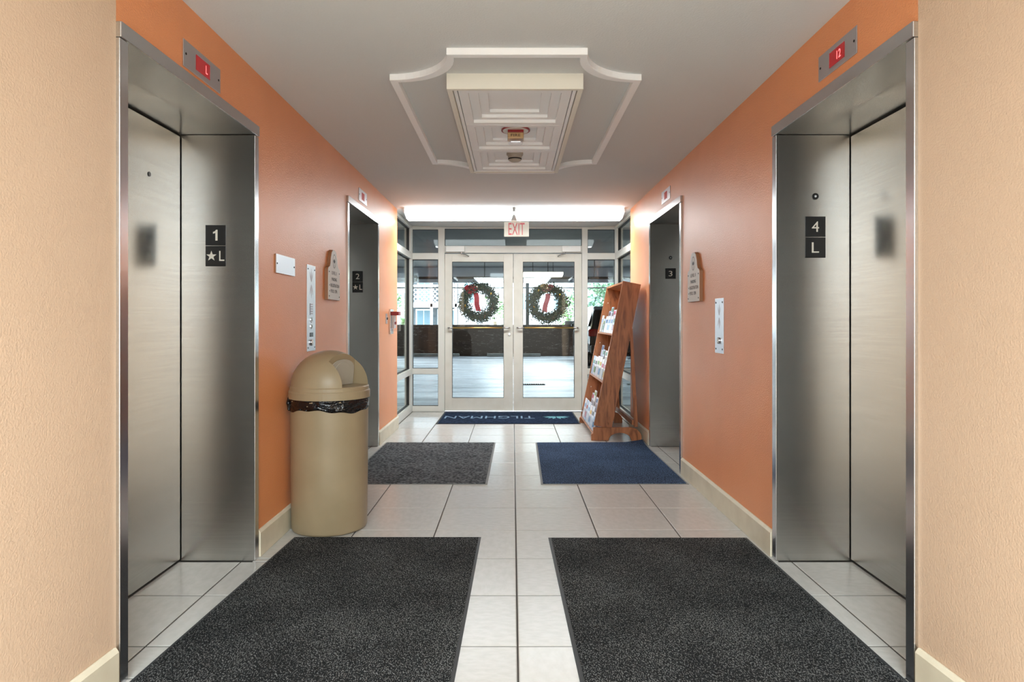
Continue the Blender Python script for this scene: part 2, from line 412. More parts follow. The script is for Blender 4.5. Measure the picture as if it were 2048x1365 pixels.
# posts (trim)
obj('trim_1', B((GX0-.045,GX0+.045,YB-fd,YB+fd,-.0005,ZC)), M['frame'], kind='structure', bevel=.002)
obj('trim_2', B((GX1-.045,GX1+.045,YB-fd,YB+fd,-.0005,ZC)), M['frame'], kind='structure', bevel=.002)
obj('trim_3', B((-.99,-.905,YB-fd,YB+fd,-.0005,ZC)), M['frame'], kind='structure', bevel=.002)
obj('trim_4', B((.926,1.0,YB-fd,YB+fd,-.0005,ZC)), M['frame'], kind='structure', bevel=.002)
obj('trim_5', B((-.905,.926,YB-fd,YB+fd,2.118,2.2)), M['frame'], kind='structure', bevel=.002)    # transom bar
def window_back(name, x0, x1, zs, lab):
    w_ = struct_empty(name, ((x0+x1)/2, YB, 0), lab)
    for (z0, z1) in zs: frame_bar(w_, 'rail', (x0,x1,YB-fd+.002,YB+fd-.002,z0,z1))
    panes = [(zs[i][1], zs[i+1][0]) for i in range(len(zs)-1)]
    for (z0, z1) in panes:
        obj('pane', B((x0-.004,x1+.004,YB-.004,YB+.004,z0-.004,z1+.004)), M['glass'], w_)
        g = .006
        obj('gasket', B((x0,x0+g,YB-.02,YB+.02,z0,z1),(x1-g,x1,YB-.02,YB+.02,z0,z1),(x0+g,x1-g,YB-.02,YB+.02,z0,z0+g),(x0+g,x1-g,YB-.02,YB+.02,z1-g,z1)), M['gasket'], w_)
zs_s = [(0,.075),(.50,.575),(2.03,2.115),(2.43,ZC)]
window_back('window_1', GX0+.045, -.99, zs_s, 'narrow sidelight left of the doors in three panes')
window_back('window_2', 1.0, GX1-.045, zs_s, 'narrow sidelight right of the doors in three panes')
window_back('window_3', -.905, .926, [(2.196,2.21),(2.44,ZC)], 'wide glass transom above the double doors')
def window_side(name, xc, lab):
    w_ = struct_empty(name, (xc, (YG+YB)/2, 0), lab)
    y0, y1 = YG+.003, YB-fd
    for (z0, z1) in [(0,.10),(.50,.575),(2.03,2.115),(2.43,ZC)]: frame_bar(w_, 'rail', (xc-.045,xc+.045,y0,y1,z0,z1))
    frame_bar(w_, 'stile', (xc-.042,xc+.042,y1-.10,y1,.1,2.43))
    for (z0, z1) in [(.10,.50),(.575,2.03),(2.115,2.43)]:
        ym = y1-.10
        obj('pane', B((xc-.004,xc+.004,y0,ym+.004,z0-.004,z1+.004)), M['glass'], w_)
        g = .006
        obj('gasket', B((xc-.02,xc+.02,ym-g,ym,z0,z1),(xc-.02,xc+.02,y0,ym-g,z0,z0+g),(xc-.02,xc+.02,y0,ym-g,z1-g,z1)), M['gasket'], w_)
window_side('window_4', GX0, 'side glazing past the end of the left wall')
window_side('window_5', GX1, 'side glazing past the end of the right wall')
def glass_door(name, x0, x1, hinge, lab):
    d = struct_empty(name, ((x0+x1)/2, YB, 0), lab)
    g0, g1 = (x0+.095, x1-.125) if hinge < 0 else (x0+.125, x1-.095)
    y0, y1 = YB-.024, YB+.024; zb = .009
    m = M['frame_old']
    frame_bar(d, 'stile', (x0,g0,y0,y1,zb,2.106), m); frame_bar(d, 'stile', (g1,x1,y0,y1,zb,2.106), m)
    frame_bar(d, 'bottom_rail', (g0,g1,y0,y1,zb,.18), m); frame_bar(d, 'top_rail', (g0,g1,y0,y1,2.0,2.106), m)
    obj('pane', B((g0-.004,g1+.004,YB-.004,YB+.004,.176,2.004)), M['glass'], d)
    g = .005
    obj('glazing_bead', B((g0,g0+g,y0+.004,y1-.004,.18,2.0),(g1-g,g1,y0+.004,y1-.004,.18,2.0),(g0+g,g1-g,y0+.004,y1-.004,.18,.18+g),(g0+g,g1-g,y0+.004,y1-.004,2.0-g,2.0)), M['gasket'], d)
    # push bar: warm coloured tube over the glass, grey ends bent back to the stiles
    zc = 1.118; bars = d
    pb = obj('push_bar', tube([(g0+.02,y0-.055,zc),(g1-.02,y0-.055,zc)], .011), M['yellow'], d, smooth=True)
    for s, xe in ((1, x0+.05), (-1, x1-.05)):
        xm = g0+.02 if s > 0 else g1-.02
        e = obj('bar_end', tube([(xm,y0-.055,zc),(xe+s*.02,y0-.055,zc),(xe,y0-.045,zc),(xe-s*.002,y0+.001,zc)], .0115), M['chrome'], pb, smooth=True)
    if hinge < 0:
        f = FW(x1-.05, y0, 1.03)
        k = obj('lock_cylinder', prism(f, disc(0,0,.017,18), 0, .012), M['chrome'], d, bevel=.002)
    # closer on the transom bar with its arm on the door
    cx0 = x0+.02 if hinge < 0 else x1-.265
    c = obj('door_closer', B((cx0,cx0+.245,YB-fd-.062,YB-fd-.001,2.125,2.203)), M['white'], d, bevel=.004)
    px = cx0+.20 if hinge < 0 else cx0+.045; s = 1 if hinge < 0 else -1
    obj('closer_arm', tube([(px,YB-fd-.03,2.124),(px,YB-fd-.03,2.10),(px+s*.06,YB-fd-.05,2.088),(px+s*.10,YB-fd-.01,2.072),(px+s*.10,y0,2.068)], .006, 8), M['chrome'], c)
    return d
glass_door('door_1', -.902, .008, -1, 'left leaf of the white framed glass double doors')
glass_door('door_2', .013, .923, 1, 'right leaf of the white framed glass double doors')
obj('trim_6', B((-.905,.926,YB-.06,YB+.06,-.003,.004)), M['chrome'], kind='structure')    # threshold
# chamfered ceiling panel above the doors
f = F((0,0,ZC),(1,0,0),(0,-1,0))   # normal points down
pts = [(-1.02,-8.88),(1.05,-8.88),(1.28,-8.62),(1.28,-7.75),(-1.25,-7.75),(-1.25,-8.62)]
obj('trim_7', prism(F((0,0,ZC),(1,0,0),(0,-1,0)), pts, .0005, .022), M['ceiling'], kind='structure')

# ------------------------------------------------------------------ garage and outdoors (setting)
ZG = 3.0
gf = obj('garage_floor', B((-30,-1.47,YG,24,-.2,-.006),(1.47,30,YG,24,-.2,-.006),(-1.47,1.47,YB+.08,24,-.2,-.006)), M['concrete'], kind='structure')
obj('garage_ceiling', B((-30,30,YG-.2,23.6,ZG,ZG+.3)), M['slab'], kind='structure')
obj('building_shell', B((-30,-2.06,YG-.2,YG-.001,0,ZG),(2.09,30,YG-.2,YG-.001,0,ZG),(-2.06,2.09,YG-.2,YG-.001,ZC+.122,ZG),(-2.6,2.6,YG-.2,YB+.1,ZC+.121,ZC+.2)), M['peach'], kind='structure')
obj('garage_parapet', B((-30,30,23.4,23.62,-.005,1.085)), M['brown'], kind='structure')
obj('garage_lintel', B((-30,30,22.4,22.7,2.50,ZG-.001)), M['beam'], kind='structure')
obj('garage_edge_beam', B((-30,30,23.3,23.55,2.60,ZG-.001)), M['slab'], kind='structure')
obj('ground', B((-80,80,24,120,-.6,-.3)), M['asphalt'], kind='structure')

def elevator(no, side, E, glyphs, keyhole, lab):
    """stainless entrance: frame, header, return panels, soffit, two leaves"""
    xw = XL if side < 0 else XR; s = side                      # s points into the wall
    y0, y1 = E
    t = thing('elevator_entrance', (xw+s*.2, (y0+y1)/2, 0), lab, 'elevator')
    fw = .047; pr = .012; xi = xw-s*pr; xd = xw+s*DX; th = .012
    # jambs: face strip plus the deep return panel
    for (a, b_) in ((y0, y0+fw), (y1-fw, y1)):
        jb = obj('jamb', B((xi, xd, a+.0005, b_-.0005, .0005, ZH-.054)), M['steel'], t, bevel=.0015)
        obj('edge_strip', B((xi-s*.0015, xi+s*.002, a+.001, b_-.001, .002, ZH-.056)), M['steel_edge'], jb)
    hd = obj('header', B((xi-s*.004, xd, y0+.0005, y1-.0005, ZH-.052, ZH-.0005)), M['steel'], t, bevel=.0015)
    obj('edge_strip', B((xi-s*.006, xi-s*.003, y0+.001, y1-.001, ZH-.051, ZH-.001)), M['steel_edge'], hd)
    obj('recess_shadow_gap', B((xd+s*.0004, xd+s*.03, y0+.002, y1-.002, .0005, ZH-.001)), M['gap'], t)
    ym = (y0+y1)/2
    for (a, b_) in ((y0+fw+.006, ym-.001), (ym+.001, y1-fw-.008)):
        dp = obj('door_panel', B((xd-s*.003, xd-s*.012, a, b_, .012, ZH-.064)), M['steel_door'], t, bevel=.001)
    if keyhole == 'door':
        fr = LW(3.07, 1.88, xd+.0125) if side < 0 else RW(3.07,1.88,xd-.0125)
        obj('keyhole', prism(fr, disc(0,0,.011,14), -.001, .002), M['black'], dp)
    # number plates on the far return panel, facing down the corridor
    yf = y1-fw
    xc = xw+s*.184
    zz = glyphs['z']
    size = .102
    for i, g in enumerate(glyphs['rows']):
        fr = FW(xc+glyphs.get('dx',0), yf, zz-i*.105)
        pl = obj('number_plate', prism(fr, rect(-size/2,size/2,-size/2,size/2), 0, .003), M['black'], t, bevel=.001)
        if g == '*L':
            st = []
            for k in range(10):
                r = .027 if k%2 == 0 else .0108
                st.append((-.021+r*math.cos(PI/2+k*PI/5), r*math.sin(PI/2+k*PI/5)))
            obj('star', prism(fr, st, .003, .0038), M['white_ink'], pl)
            text('letter', 'L', FW(xc+.031, yf, zz-i*.105+.001), .026, .050, M['white_ink'], pl, c=.003)
        elif g == '1':
            obj('numeral', prism(fr, [(-.001,-.027),(.010,-.027),(.010,.027),(.002,.027),(-.003,.020),(-.013,.016),(-.013,.007),(-.001,.011)], .003, .0038), M['white_ink'], pl)
        else:
            text('letter' if g.isalpha() else 'numeral', g, fr, .036, .052, M['white_ink'], pl, c=.003)
    if keyhole == 'jamb':
        fr = FW(xc, yf, glyphs['z']+.152)
        kh = obj('keyhole', prism(fr, disc(0,0,.0165,20), 0, .004), M['black'], t)
        obj('key_slot', prism(fr, disc(0,0,.006,10), .004, .005), M['chrome'], kh)
    return t
elevator(1, -1, E1, {'rows':['1','*L'], 'z':1.637, 'dx':0}, 'door', 'large stainless steel elevator entrance at left numbered 1, nearest the camera on the left wall')
elevator(2, -1, E2, {'rows':['2','*L'], 'z':1.637}, None, 'stainless steel elevator entrance numbered 2, behind the tan trash can on the left wall')
elevator(4, 1, E1, {'rows':['4','L'], 'z':1.680}, 'jamb', 'large stainless steel elevator entrance at right numbered 4 over L, nearest on the right wall')
elevator(3, 1, E2, {'rows':['3'], 'z':1.664}, 'jamb', 'stainless steel elevator entrance numbered 3, beside the wooden brochure rack')

# ------------------------------------------------------------------ ceiling moulding with coffered box
mo = thing('ceiling_medallion', (.0125, 4.36, ZC), 'white scalloped ceiling moulding around a long box with three stepped coffers', 'ceiling moulding')
cx = .0175; xa, xb, xe0, xe1 = -.308, .350, -.632, .664
ya, yb, ye0, ye1 = 3.109, 5.62, 3.44, 5.29
def outline(ins):
    """scalloped outline, inset by ins, in (x, y)"""
    pts = []
    def arc(cx_, cy_, rx, ry, a0, a1, n=12):
        for k in range(n+1):
            a = a0+(a1-a0)*k/n; pts.append((cx_+rx*math.cos(a), cy_+ry*math.sin(a)))
    r = ins
    # corner centres at the outer corners; the inset enlarges the radii
    arc(xe0+r, ya+r, xa-xe0-r+r*.8, ye0-ya-r+r*.8, 0, PI/2)
    arc(xe0+r, yb-r, xa-xe0-r+r*.8, yb-ye1-r+r*.8, -PI/2, 0)
    arc(xe1-r, yb-r, xe1-xb-r+r*.8, yb-ye1-r+r*.8, PI, PI*1.5)
    arc(xe1-r, ya+r, xe1-xb-r+r*.8, ye0-ya-r+r*.8, PI/2, PI)
    return pts
dn = F((0,0,ZC),(1,0,0),(0,-1,0))
O_ = [(x,-y) for x,y in outline(0)]; I_ = [(x,-y) for x,y in outline(.04)]
obj('scalloped_frame', ringprism(dn, O_, I_, -.002, .032), M['trim'], mo, bevel=.003)
bx0, bx1, by0, by1 = -.338, .363, 3.43, 5.38; zb = 2.395; depth = ZC-zb
W_ = .028
obj('box_side', ringprism(dn, [(bx0,-by0),(bx1,-by0),(bx1,-by1),(bx0,-by1)], [(bx0+W_,-by0-W_),(bx1-W_,-by0-W_),(bx1-W_,-by1+W_),(bx0+W_,-by1+W_)], -.002, depth), M['trim_warm'], mo, bevel=.002)
obj('inner_rim', ringprism(dn, [(bx0+W_+.004,-by0-W_-.004),(bx1-W_-.004,-by0-W_-.004),(bx1-W_-.004,-by1+W_+.004),(bx0+W_+.004,-by1+W_+.004)],
    [(bx0+.05,-by0-.045),(bx1-.05,-by0-.045),(bx1-.05,-by1+.045),(bx0+.05,-by1+.045)], -.002, depth-.006), M['trim'], mo, bevel=.001)
L = (by1-by0-.09)/3
for k in range(3):
    p0 = by0+.045+k*L; p1 = p0+L
    top = None
    for q in range(3):
        g = .004 + q*.05; gn = .004+(q+1)*.05
        gy = .004 + q*.042; gyn = .004+(q+1)*.042
        xo0, xo1 = bx0+.05+g, bx1-.05-g; xi0, xi1 = bx0+.05+gn, bx1-.05-gn
        zlo = depth-.010-q*.019
        out = [(xo0,-p0-gy),(xo1,-p0-gy),(xo1,-p1+gy),(xo0,-p1+gy)]; inn = [(xi0,-p0-gyn),(xi1,-p0-gyn),(xi1,-p1+gyn),(xi0,-p1+gyn)]
        obj('coffer_step', ringprism(dn, out, inn, -.002, zlo), M['trim'], mo, bevel=.001)
    ins = .004+3*.05; iy = .004+3*.042
    obj('coffer_panel', B((bx0+.05+ins-.002,bx1-.05-ins+.002,p0+iy-.002,p1-iy+.002,ZC-.014,ZC+.001)), M['trim'], mo)
PZ = ZC-.014
mxc = (bx0+bx1)/2 + .008
# fire strobe in the middle coffer
yc = by0+.045+1.5*L-.03
st = thing('fire_alarm_strobe', (mxc,yc,PZ), 'round red fire alarm strobe lettered FIRE in the middle ceiling coffer', 'alarm')
obj('back_plate', lathe(mxc, yc, [(0,PZ-.0005),(.088,PZ-.0005),(.094,PZ-.006),(.094,PZ-.012),(.088,PZ-.0125),(0,PZ-.0125)], 36), M['red'], st)
obj('white_face', lathe(mxc, yc, [(0,PZ-.0125),(.084,PZ-.0125),(.082,PZ-.015),(0,PZ-.015)], 36), M['white'], st)
obj('red_collar', B((mxc-.051,mxc+.051,yc-.044,yc+.044,PZ-.032,PZ-.015)), M['red'], st, bevel=.003)
hs = obj('strobe_housing', B((mxc-.052,mxc+.052,yc-.045,yc+.045,PZ-.072,PZ-.032)), M['beige'], st, bevel=.006)
text('lettering', 'FIRE', FW(mxc, yc-.045, PZ-.052), .062, .017, M['bezel'], hs, c=.0002)
obj('clear_lens', B((mxc-.047,mxc+.047,yc-.04,yc+.04,PZ-.098,PZ-.073)), M['clear'], st, bevel=.012)
obj('flash_tube', tube([(mxc-.03,yc,PZ-.082),(mxc+.03,yc,PZ-.082)], .006), M['chrome'], st)
yc2 = by0+.045+2.5*L-.04
sd = thing('smoke_detector', (mxc,yc2,PZ), 'round off-white smoke detector in the far ceiling coffer', 'smoke detector')
obj('detector_base', lathe(mxc-.003, yc2, [(0,PZ-.0005),(.062,PZ-.0005),(.062,PZ-.018),(.054,PZ-.022),(.050,PZ-.045),(0,PZ-.045)], 32), M['grey_plastic'], sd, smooth=False)
obj('vent_ring', lathe(mxc-.003, yc2, [(0,PZ-.045),(.0505,PZ-.045),(.0495,PZ-.053),(0,PZ-.053)], 32), M['gap'], sd)
obj('detector_cap', lathe(mxc-.003, yc2, [(0,PZ-.053),(.048,PZ-.053),(.046,PZ-.059),(.03,PZ-.068),(0,PZ-.071)], 32), M['grey_plastic'], sd, smooth=True)

# ------------------------------------------------------------------ fluorescent fixtures by the door
def wrap_light(x0, x1, yc, lab, m, grp=None, zt=ZC-.001, n_='fluorescent_fixture'):
    t = thing(n_, ((x0+x1)/2, yc, zt), lab, 'ceiling light', grp)
    obj('housing', B((x0+.01,x1-.01,yc-.10,yc+.10,zt-.022,zt)), M['white'], t)
    bm = bmesh.new(); rings = []
    prof = [(-.115,zt-.024),(-.115,zt-.06),(-.095,zt-.12),(.095,zt-.12),(.115,zt-.06),(.115,zt-.024)]
    for xx, s in ((x0+.012,1),(x1-.012,1)): rings.append([bm.verts.new((xx + (.02 if xx<(x0+x1)/2 else -.02)*(1 if z<zt-.1 else 0), yc+a, z)) for a, z in prof])
    for i in range(len(prof)): j = (i+1)%len(prof); bm.faces.new((rings[0][i],rings[0][j],rings[1][j],rings[1][i]))
    bm.faces.new(rings[0]); bm.faces.new(rings[1]); bmesh.ops.recalc_face_normals(bm, faces=bm.faces)
    df = obj('diffuser', bm, m, t)
    if m is M['fluoro']:          # prismatic lens: most of the light leaves through the bottom
        df.data.materials.append(M['fluoro_side'])
        for p in df.data.polygons:
            if p.normal.z > -.8: p.material_index = 1
    obj('end_cap', B((x0,x0+.012,yc-.117,yc+.117,zt-.05,zt)), M['white'], t); obj('end_cap', B((x1-.012,x1,yc-.117,yc+.117,zt-.05,zt)), M['white'], t)
    return t
wrap_light(-1.215, .012, 7.57, 'lit fluorescent ceiling fixture at the left of the pair in front of the doors', M['fluoro'])
wrap_light(.022, 1.255, 7.57, 'lit fluorescent ceiling fixture at the right of the pair in front of the doors', M['fluoro'])
wrap_light(-.6, .6, .35, 'ceiling fixture above the camera, outside the picture', M['fluoro_room'], n_='ceiling_fixture')

# exit sign
ex = thing('exit_sign', (.05, 8.3, ZC-.022), 'white EXIT sign with pale red letters hanging in front of the transom', 'exit sign')
obj('canopy', B((-.025,.125,8.26,8.34,ZC-.038,ZC-.0222)), M['trim_warm'], ex, bevel=.003)
eb = obj('sign_body', B((-.105,.204,8.275,8.325,2.252,2.437)), M['exit_face'], ex, bevel=.006)
text('lettering', 'EXIT', FW(.05, 8.275, 2.346), .20, .148, M['exit_red'], eb, c=.0005, depth=.002)

# ------------------------------------------------------------------ elevator floor indicators
def indicator(fr, w_, h_, dl, dr, ch, lab, side, lit):
    t = thing('floor_indicator', fr.p(0,0,0), lab, 'floor indicator')
    pl = obj('face_plate', prism(fr, rect(-w_/2,w_/2,-h_/2,h_/2), .0005, .004), M['plate'], t, bevel=.001)
    obj('display', prism(fr, rect(dl,dr,-.031,.031), .004, .0055), M['red_led'] if lit else M['red_dark'], t)
    for q in (-1, 1): obj('screw', prism(fr, disc(q*(w_/2-.02), -q*.012*0, .005, 10), .004, .0055), M['gap'], pl)
    if ch:
        g = F(fr.p(ch[1], 0, 0), fr.r, fr.u)
        text('numeral' if ch[0].isdigit() else 'letter', ch[0], g, ch[2], .034, M['led'], t, c=.0056)
indicator(LW(2.817, 2.272), .335, .108, -.063, .062, ('L', .030, .016), 'steel floor indicator plate above elevator 1 showing a red L', -1, True)
indicator(RW(2.753, 2.298), .325, .108, -.06, .067, ('12', .022, .034), 'steel floor indicator plate above elevator 4 showing red 12', 1, True)
indicator(LW(5.833, 2.288), .31, .108, -.05, .05, None, 'small dim red floor indicator above elevator 2, on the left wall', -1, False)
indicator(RW(5.822, 2.300), .32, .108, -.05, .05, None, 'small dim red floor indicator above elevator 3, on the right wall', 1, False)

# ------------------------------------------------------------------ wall plates and signs
def dir_sign(fr, lab):
    """level sign shaped like a bell bottle on a thick wooden back"""
    w2 = .155; H = .36
    half = [(w2,0),(w2,.215),(w2-.008,.226),(w2-.045,.238),(w2-.062,.262),(w2-.072,.30),(w2-.095,.34),(w2-.125,.357)]
    pts = [(-w2,0)] + half + [(-a,b) for a,b in half[1:][::-1]]
    pts = [(a,b) for a,b in pts]
    t = thing('direction_sign', fr.p(0,0,0), lab, 'sign')
    obj('wooden_back', prism(fr, pts, .0005, .024), M['sign_wood'], t, bevel=.001)
    face = obj('sign_face', prism(fr, [(a*.985, .002+b*.985) for a,b in pts], .024, .027), M['sign_white'], t)
    # emblem: ring with a leaf
    g = F(fr.p(0,0,0), fr.r, fr.u)
    obj('emblem', ringprism(fr, disc(0,.277,.040,28,.050), disc(0,.277,.036,28,.046), .027, .0275), M['ink'], face)
    bm = bmesh.new()
    for a in (-50,-25,0,25,50):
        r = math.radians(90+a); ln = .034; base = (0,.262); tip = (ln*math.cos(r), .262+ln*math.sin(r)); px, py = -math.sin(r)*.0065, math.cos(r)*.0065
        mid = (ln*.55*math.cos(r), .262+ln*.55*math.sin(r))
        prism(fr, [base,(mid[0]-px,mid[1]-py),tip,(mid[0]+px,mid[1]+py)], .027, .0276, bm)
    prism(fr, rect(-.002,.002,.235,.265), .027, .0276, bm)
    bmesh.ops.recalc_face_normals(bm, faces=bm.faces)
    obj('leaf_emblem', bm, M['ink'], face)
    for s, y, w_, dx in (('LEVEL', .192, .105, -.017), ('1', .192, .008, .058), ('PARKING', .147, .14, 0), ('REGISTRATION', .103, .225, .018), ('POOL / SPA', .062, .17, -.008)):
        text('lettering', s, F(fr.p(dx, y, 0), fr.r, fr.u), w_, .024, M['ink'], face, c=.0272)
    for y in (.103, .062): obj('bullet', prism(fr, disc(-.122, y, .006, 10), .027, .0276), M['ink'], face)
    for a, b in ((-.135,.196),(.135,.196),(-.135,.025),(.135,.025)): obj('screw', prism(fr, disc(a, b, .005, 10), .027, .029), M['gap'], face)
dir_sign(LW(4.805, 1.357), 'white bell-shaped level sign on thick wood, on the left wall before elevator 2')
dir_sign(RW(4.85, 1.346), 'white bell-shaped level sign on thick wood, on the right wall beside elevator 3')

def leaf_etch(fr, cx_, cz, h, parent):
    bm = bmesh.new()
    for (sx, a, r0, ln) in ((1,0,0,.5),(1,24,0,.42),(-1,24,0,.42),(1,155,0,.42),(-1,155,0,.42),(1,180,0,.5)):
        r = math.radians(90-sx*a); bx_, bz = cx_+math.cos(r)*h*.06, cz+math.sin(r)*h*.06
        L_ = h*ln; tx, tz = bx_+math.cos(r)*L_, bz+math.sin(r)*L_; px, pz = -math.sin(r)*h*.035, math.cos(r)*h*.035
        mx, mz = (bx_+tx)/2, (bz+tz)/2
        prism(fr, [(bx_,bz),(mx-px,mz-pz),(tx,tz),(mx+px,mz+pz)], .0035, .0039, bm)
    bmesh.ops.recalc_face_normals(bm, faces=bm.faces)
    obj('leaf_emblem', bm, M['pearl'], parent)
# left hall station
fr = LW(4.335, 1.29)
t = thing('call_panel', fr.p(0,0,0), 'tall steel elevator call panel with key switches above the trash can, left wall', 'call panel')
pl = obj('face_plate', prism(fr, rect(-.091,.091,-.277,.277), .0005, .0035), M['plate'], t, bevel=.001)
leaf_etch(fr, 0, .16, .17, pl)
obj('instruction_text_bar', prism(fr, rect(-.034,-.022,-.045,.030), .0035, .004), M['ink'], pl)
for i in range(5): obj('instruction_text_bar', prism(fr, rect(-.014,.030,.021-i*.015,.028-i*.015), .0035, .004), M['pearl'], pl)
for z in (-.075, -.118):
    k = obj('key_switch', prism(fr, disc(0, z, .018, 20), .0035, .007), M['chrome'], t); obj('key_slot', prism(fr, rect(-.003,.003,z-.010,z+.010), .007, .0076), M['gap'], k)
obj('indicator_window', prism(fr, rect(-.032,.032,-.185,-.158), .0035, .006), M['black'], t)
k = obj('call_button', prism(fr, disc(0, -.222, .021, 24), .0035, .013), M['chrome'], t, bevel=.003); obj('button_lens', prism(fr, disc(0, -.222, .014, 20), .013, .0135), M['white'], k)
for a, b in ((-.07,.25),(.07,.25),(-.07,-.255),(.07,-.255)): obj('screw', prism(fr, disc(a,b,.005,10), .0035, .0055), M['gap'], pl)
# right hall station
fr = RW(4.317, 1.176)
t = thing('call_panel', fr.p(0,0,0), 'short steel elevator call panel with one round button on the right wall', 'call panel')
pl = obj('face_plate', prism(fr, rect(-.089,.089,-.177,.177), .0005, .0035), M['plate'], t, bevel=.001)
leaf_etch(fr, 0, .06, .14, pl)
k = obj('call_button', prism(fr, disc(0, -.095, .021, 24), .0035, .013), M['chrome'], t, bevel=.003); obj('button_lens', prism(fr, disc(0, -.095, .014, 20), .013, .0135), M['white'], k)
for a, b in ((-.066,.15),(.066,.15),(-.066,-.15),(.066,-.15)): obj('screw', prism(fr, disc(a,b,.006,10), .0035, .0055), M['gap'], pl)
# small plaque
fr = LW(3.835, 1.525)
t = thing('wall_plaque', fr.p(0,0,0), 'small blank looking rectangular steel plaque beside elevator 1 on the left wall', 'plaque')
pl = obj('face_plate', prism(fr, rect(-.158,.158,-.052,.052), .006, .009), M['plate'], t); obj('backing', prism(fr, rect(-.158,.158,-.052,.052), .0005, .006), M['sign_wood'], t)
for a in (-.145,.14): obj('screw', prism(fr, disc(a,0,.005,10), .009, .011), M['gap'], pl)
# pull station and switch
fr = LW(7.16, 1.20)
t = thing('fire_pull_station', fr.p(0,0,0), 'red and white fire pull station under a clear cover, end of left wall', 'fire alarm')
obj('back_plate', prism(fr, rect(-.085,.085,-.13,.135), .0005, .018), M['chrome'], t, bevel=.003)
pb = obj('pull_body', prism(fr, rect(-.055,.055,-.07,.065), .018, .05), M['white'], t, bevel=.004)
obj('red_band', prism(fr, rect(-.07,.07,.068,.108), .018, .10), M['red'], t, bevel=.004)
obj('pull_handle', prism(fr, rect(-.03,.03,-.03,.0), .05, .062), M['red'], pb, bevel=.003)
obj('clear_cover', prism(fr, rect(-.07,.07,-.10,.067), .019, .10), M['clear'], t, bevel=.006)
fr = LW(6.92, 1.232)
t = tag(obj('key_switch_plate', prism(fr, rect(-.035,.035,-.052,.052), .0005, .008), M['plate'], bevel=.002), 'narrow metal switch plate between elevator 2 and the fire pull station', 'switch plate')
obj('toggle', prism(fr, rect(-.006,.006,-.012,.012), .008, .018), M['black'], t)

# ------------------------------------------------------------------ trash can
tx, ty = -1.072, 3.93
t = thing('trash_can', (tx,ty,0), 'tall tan plastic trash can with domed swing lid and black liner by the left wall', 'trash can')
obj('can_body', lathe(tx, ty, [(.195,.0005),(.210,.006),(.215,.02),(.2185,.3),(.2215,.74),(.2215,.78),(.213,.78)], 64), M['can'], t, smooth=True)
bm = bmesh.new(); rings = []
for k, (r, z) in enumerate([(.224,.783),(.226,.77),(.226,.75),(.2265,.73),(.226,.71),(.2245,.698),(.2235,.72)]):
    ring = []
    for i in range(90):
        a = 2*PI*i/90
        dr = (.0035*math.sin(a*9+k)+.0025*math.sin(a*17+k*1.7)) if 0 < k < 5 else 0
        dz = (.010*math.sin(a*3+.6)+.004*math.sin(a*11)) if k in (4,5) else 0
        ring.append(bm.verts.new((tx+(r+dr)*math.cos(a), ty+(r+dr)*math.sin(a), z+dz)))
    rings.append(ring)
for a_, b_ in zip(rings, rings[1:]):
    for i in range(90): bm.faces.new((a_[i], a_[(i+1)%90], b_[(i+1)%90], b_[i]))
bmesh.ops.recalc_face_normals(bm, faces=bm.faces)
ln = obj('bin_liner', bm, M['bag'], t, smooth=True)
# gathered knot of liner on the wall side and a folded corner at the right
bm = ellipsoid((tx-.211, ty-.08, .735), .014, .02, .04, 14, 10)
for v in bm.verts: v.co += Vector((0, .006*math.sin(v.co.z*160), .004*math.sin(v.co.y*220)))
obj('liner_knot', bm, M['bag'], ln, smooth=True)
for i, (a0, a1) in enumerate(((-118, -80),)):
    pts = [(tx+.243*math.cos(math.radians(a)), ty+.243*math.sin(math.radians(a)), .765-.02*math.sin((a-a0)/(a1-a0)*PI)) for a in range(a0, a1, 3)]
# lid
lid = obj('lid_rim', lathe(tx, ty, [(.222,.784),(.226,.778),(.2275,.762),(.231,.762),(.2315,.800),(.229,.806),(.226,.808),(.225,.826),(.221,.832),(0,.832)], 64, cap=False), M['can'], t, smooth=False)
R_, zb_ = .219, .830
bm = bmesh.new(); prof = [(0,zb_-.001)]+[(R_*math.cos(a), zb_+.205*math.sin(a)) for a in [PI/2*k/20 for k in range(21)]]
prof[-1] = (0, zb_+.205)
lathe(tx, ty, prof, 72, bm, cap=False)
dome = obj('lid_dome', bm, M['can'], t, smooth=False)
th = math.radians(-22); ca, sa = math.cos(th), math.sin(th)
def loc2(a, b, z): return (tx+a*ca-b*sa, ty+a*sa+b*ca, z)
def obox(a0,a1,b0,b1,z0,z1, bm=None, lean=0):
    bm = bm or bmesh.new()
    v = [bm.verts.new(loc2(a + (lean if z==z1 else 0), b, z)) for z in (z0,z1) for a,b in ((a0,b0),(a1,b0),(a1,b1),(a0,b1))]
    for f_ in ((0,3,2,1),(4,5,6,7),(0,1,5,4),(1,2,6,5),(2,3,7,6),(3,0,4,7)): bm.faces.new([v[i] for i in f_])
    return bm
cut = obj('cutter', obox(.075,.4,-.125,.125,zb_+.001,1.2, lean=.03), M['can'])
md = dome.modifiers.new('b', 'BOOLEAN'); md.operation = 'DIFFERENCE'; md.object = cut; md.solver = 'EXACT'
bpy.context.view_layer.update()
dg = bpy.context.evaluated_depsgraph_get()
me = bpy.data.meshes.new_from_object(dome.evaluated_get(dg)); dome.modifiers.clear(); dome.data = me
bpy.data.objects.remove(cut)
for p in me.polygons: p.use_smooth = True
md = dome.modifiers.new('s', 'EDGE_SPLIT'); md.split_angle = math.radians(30)
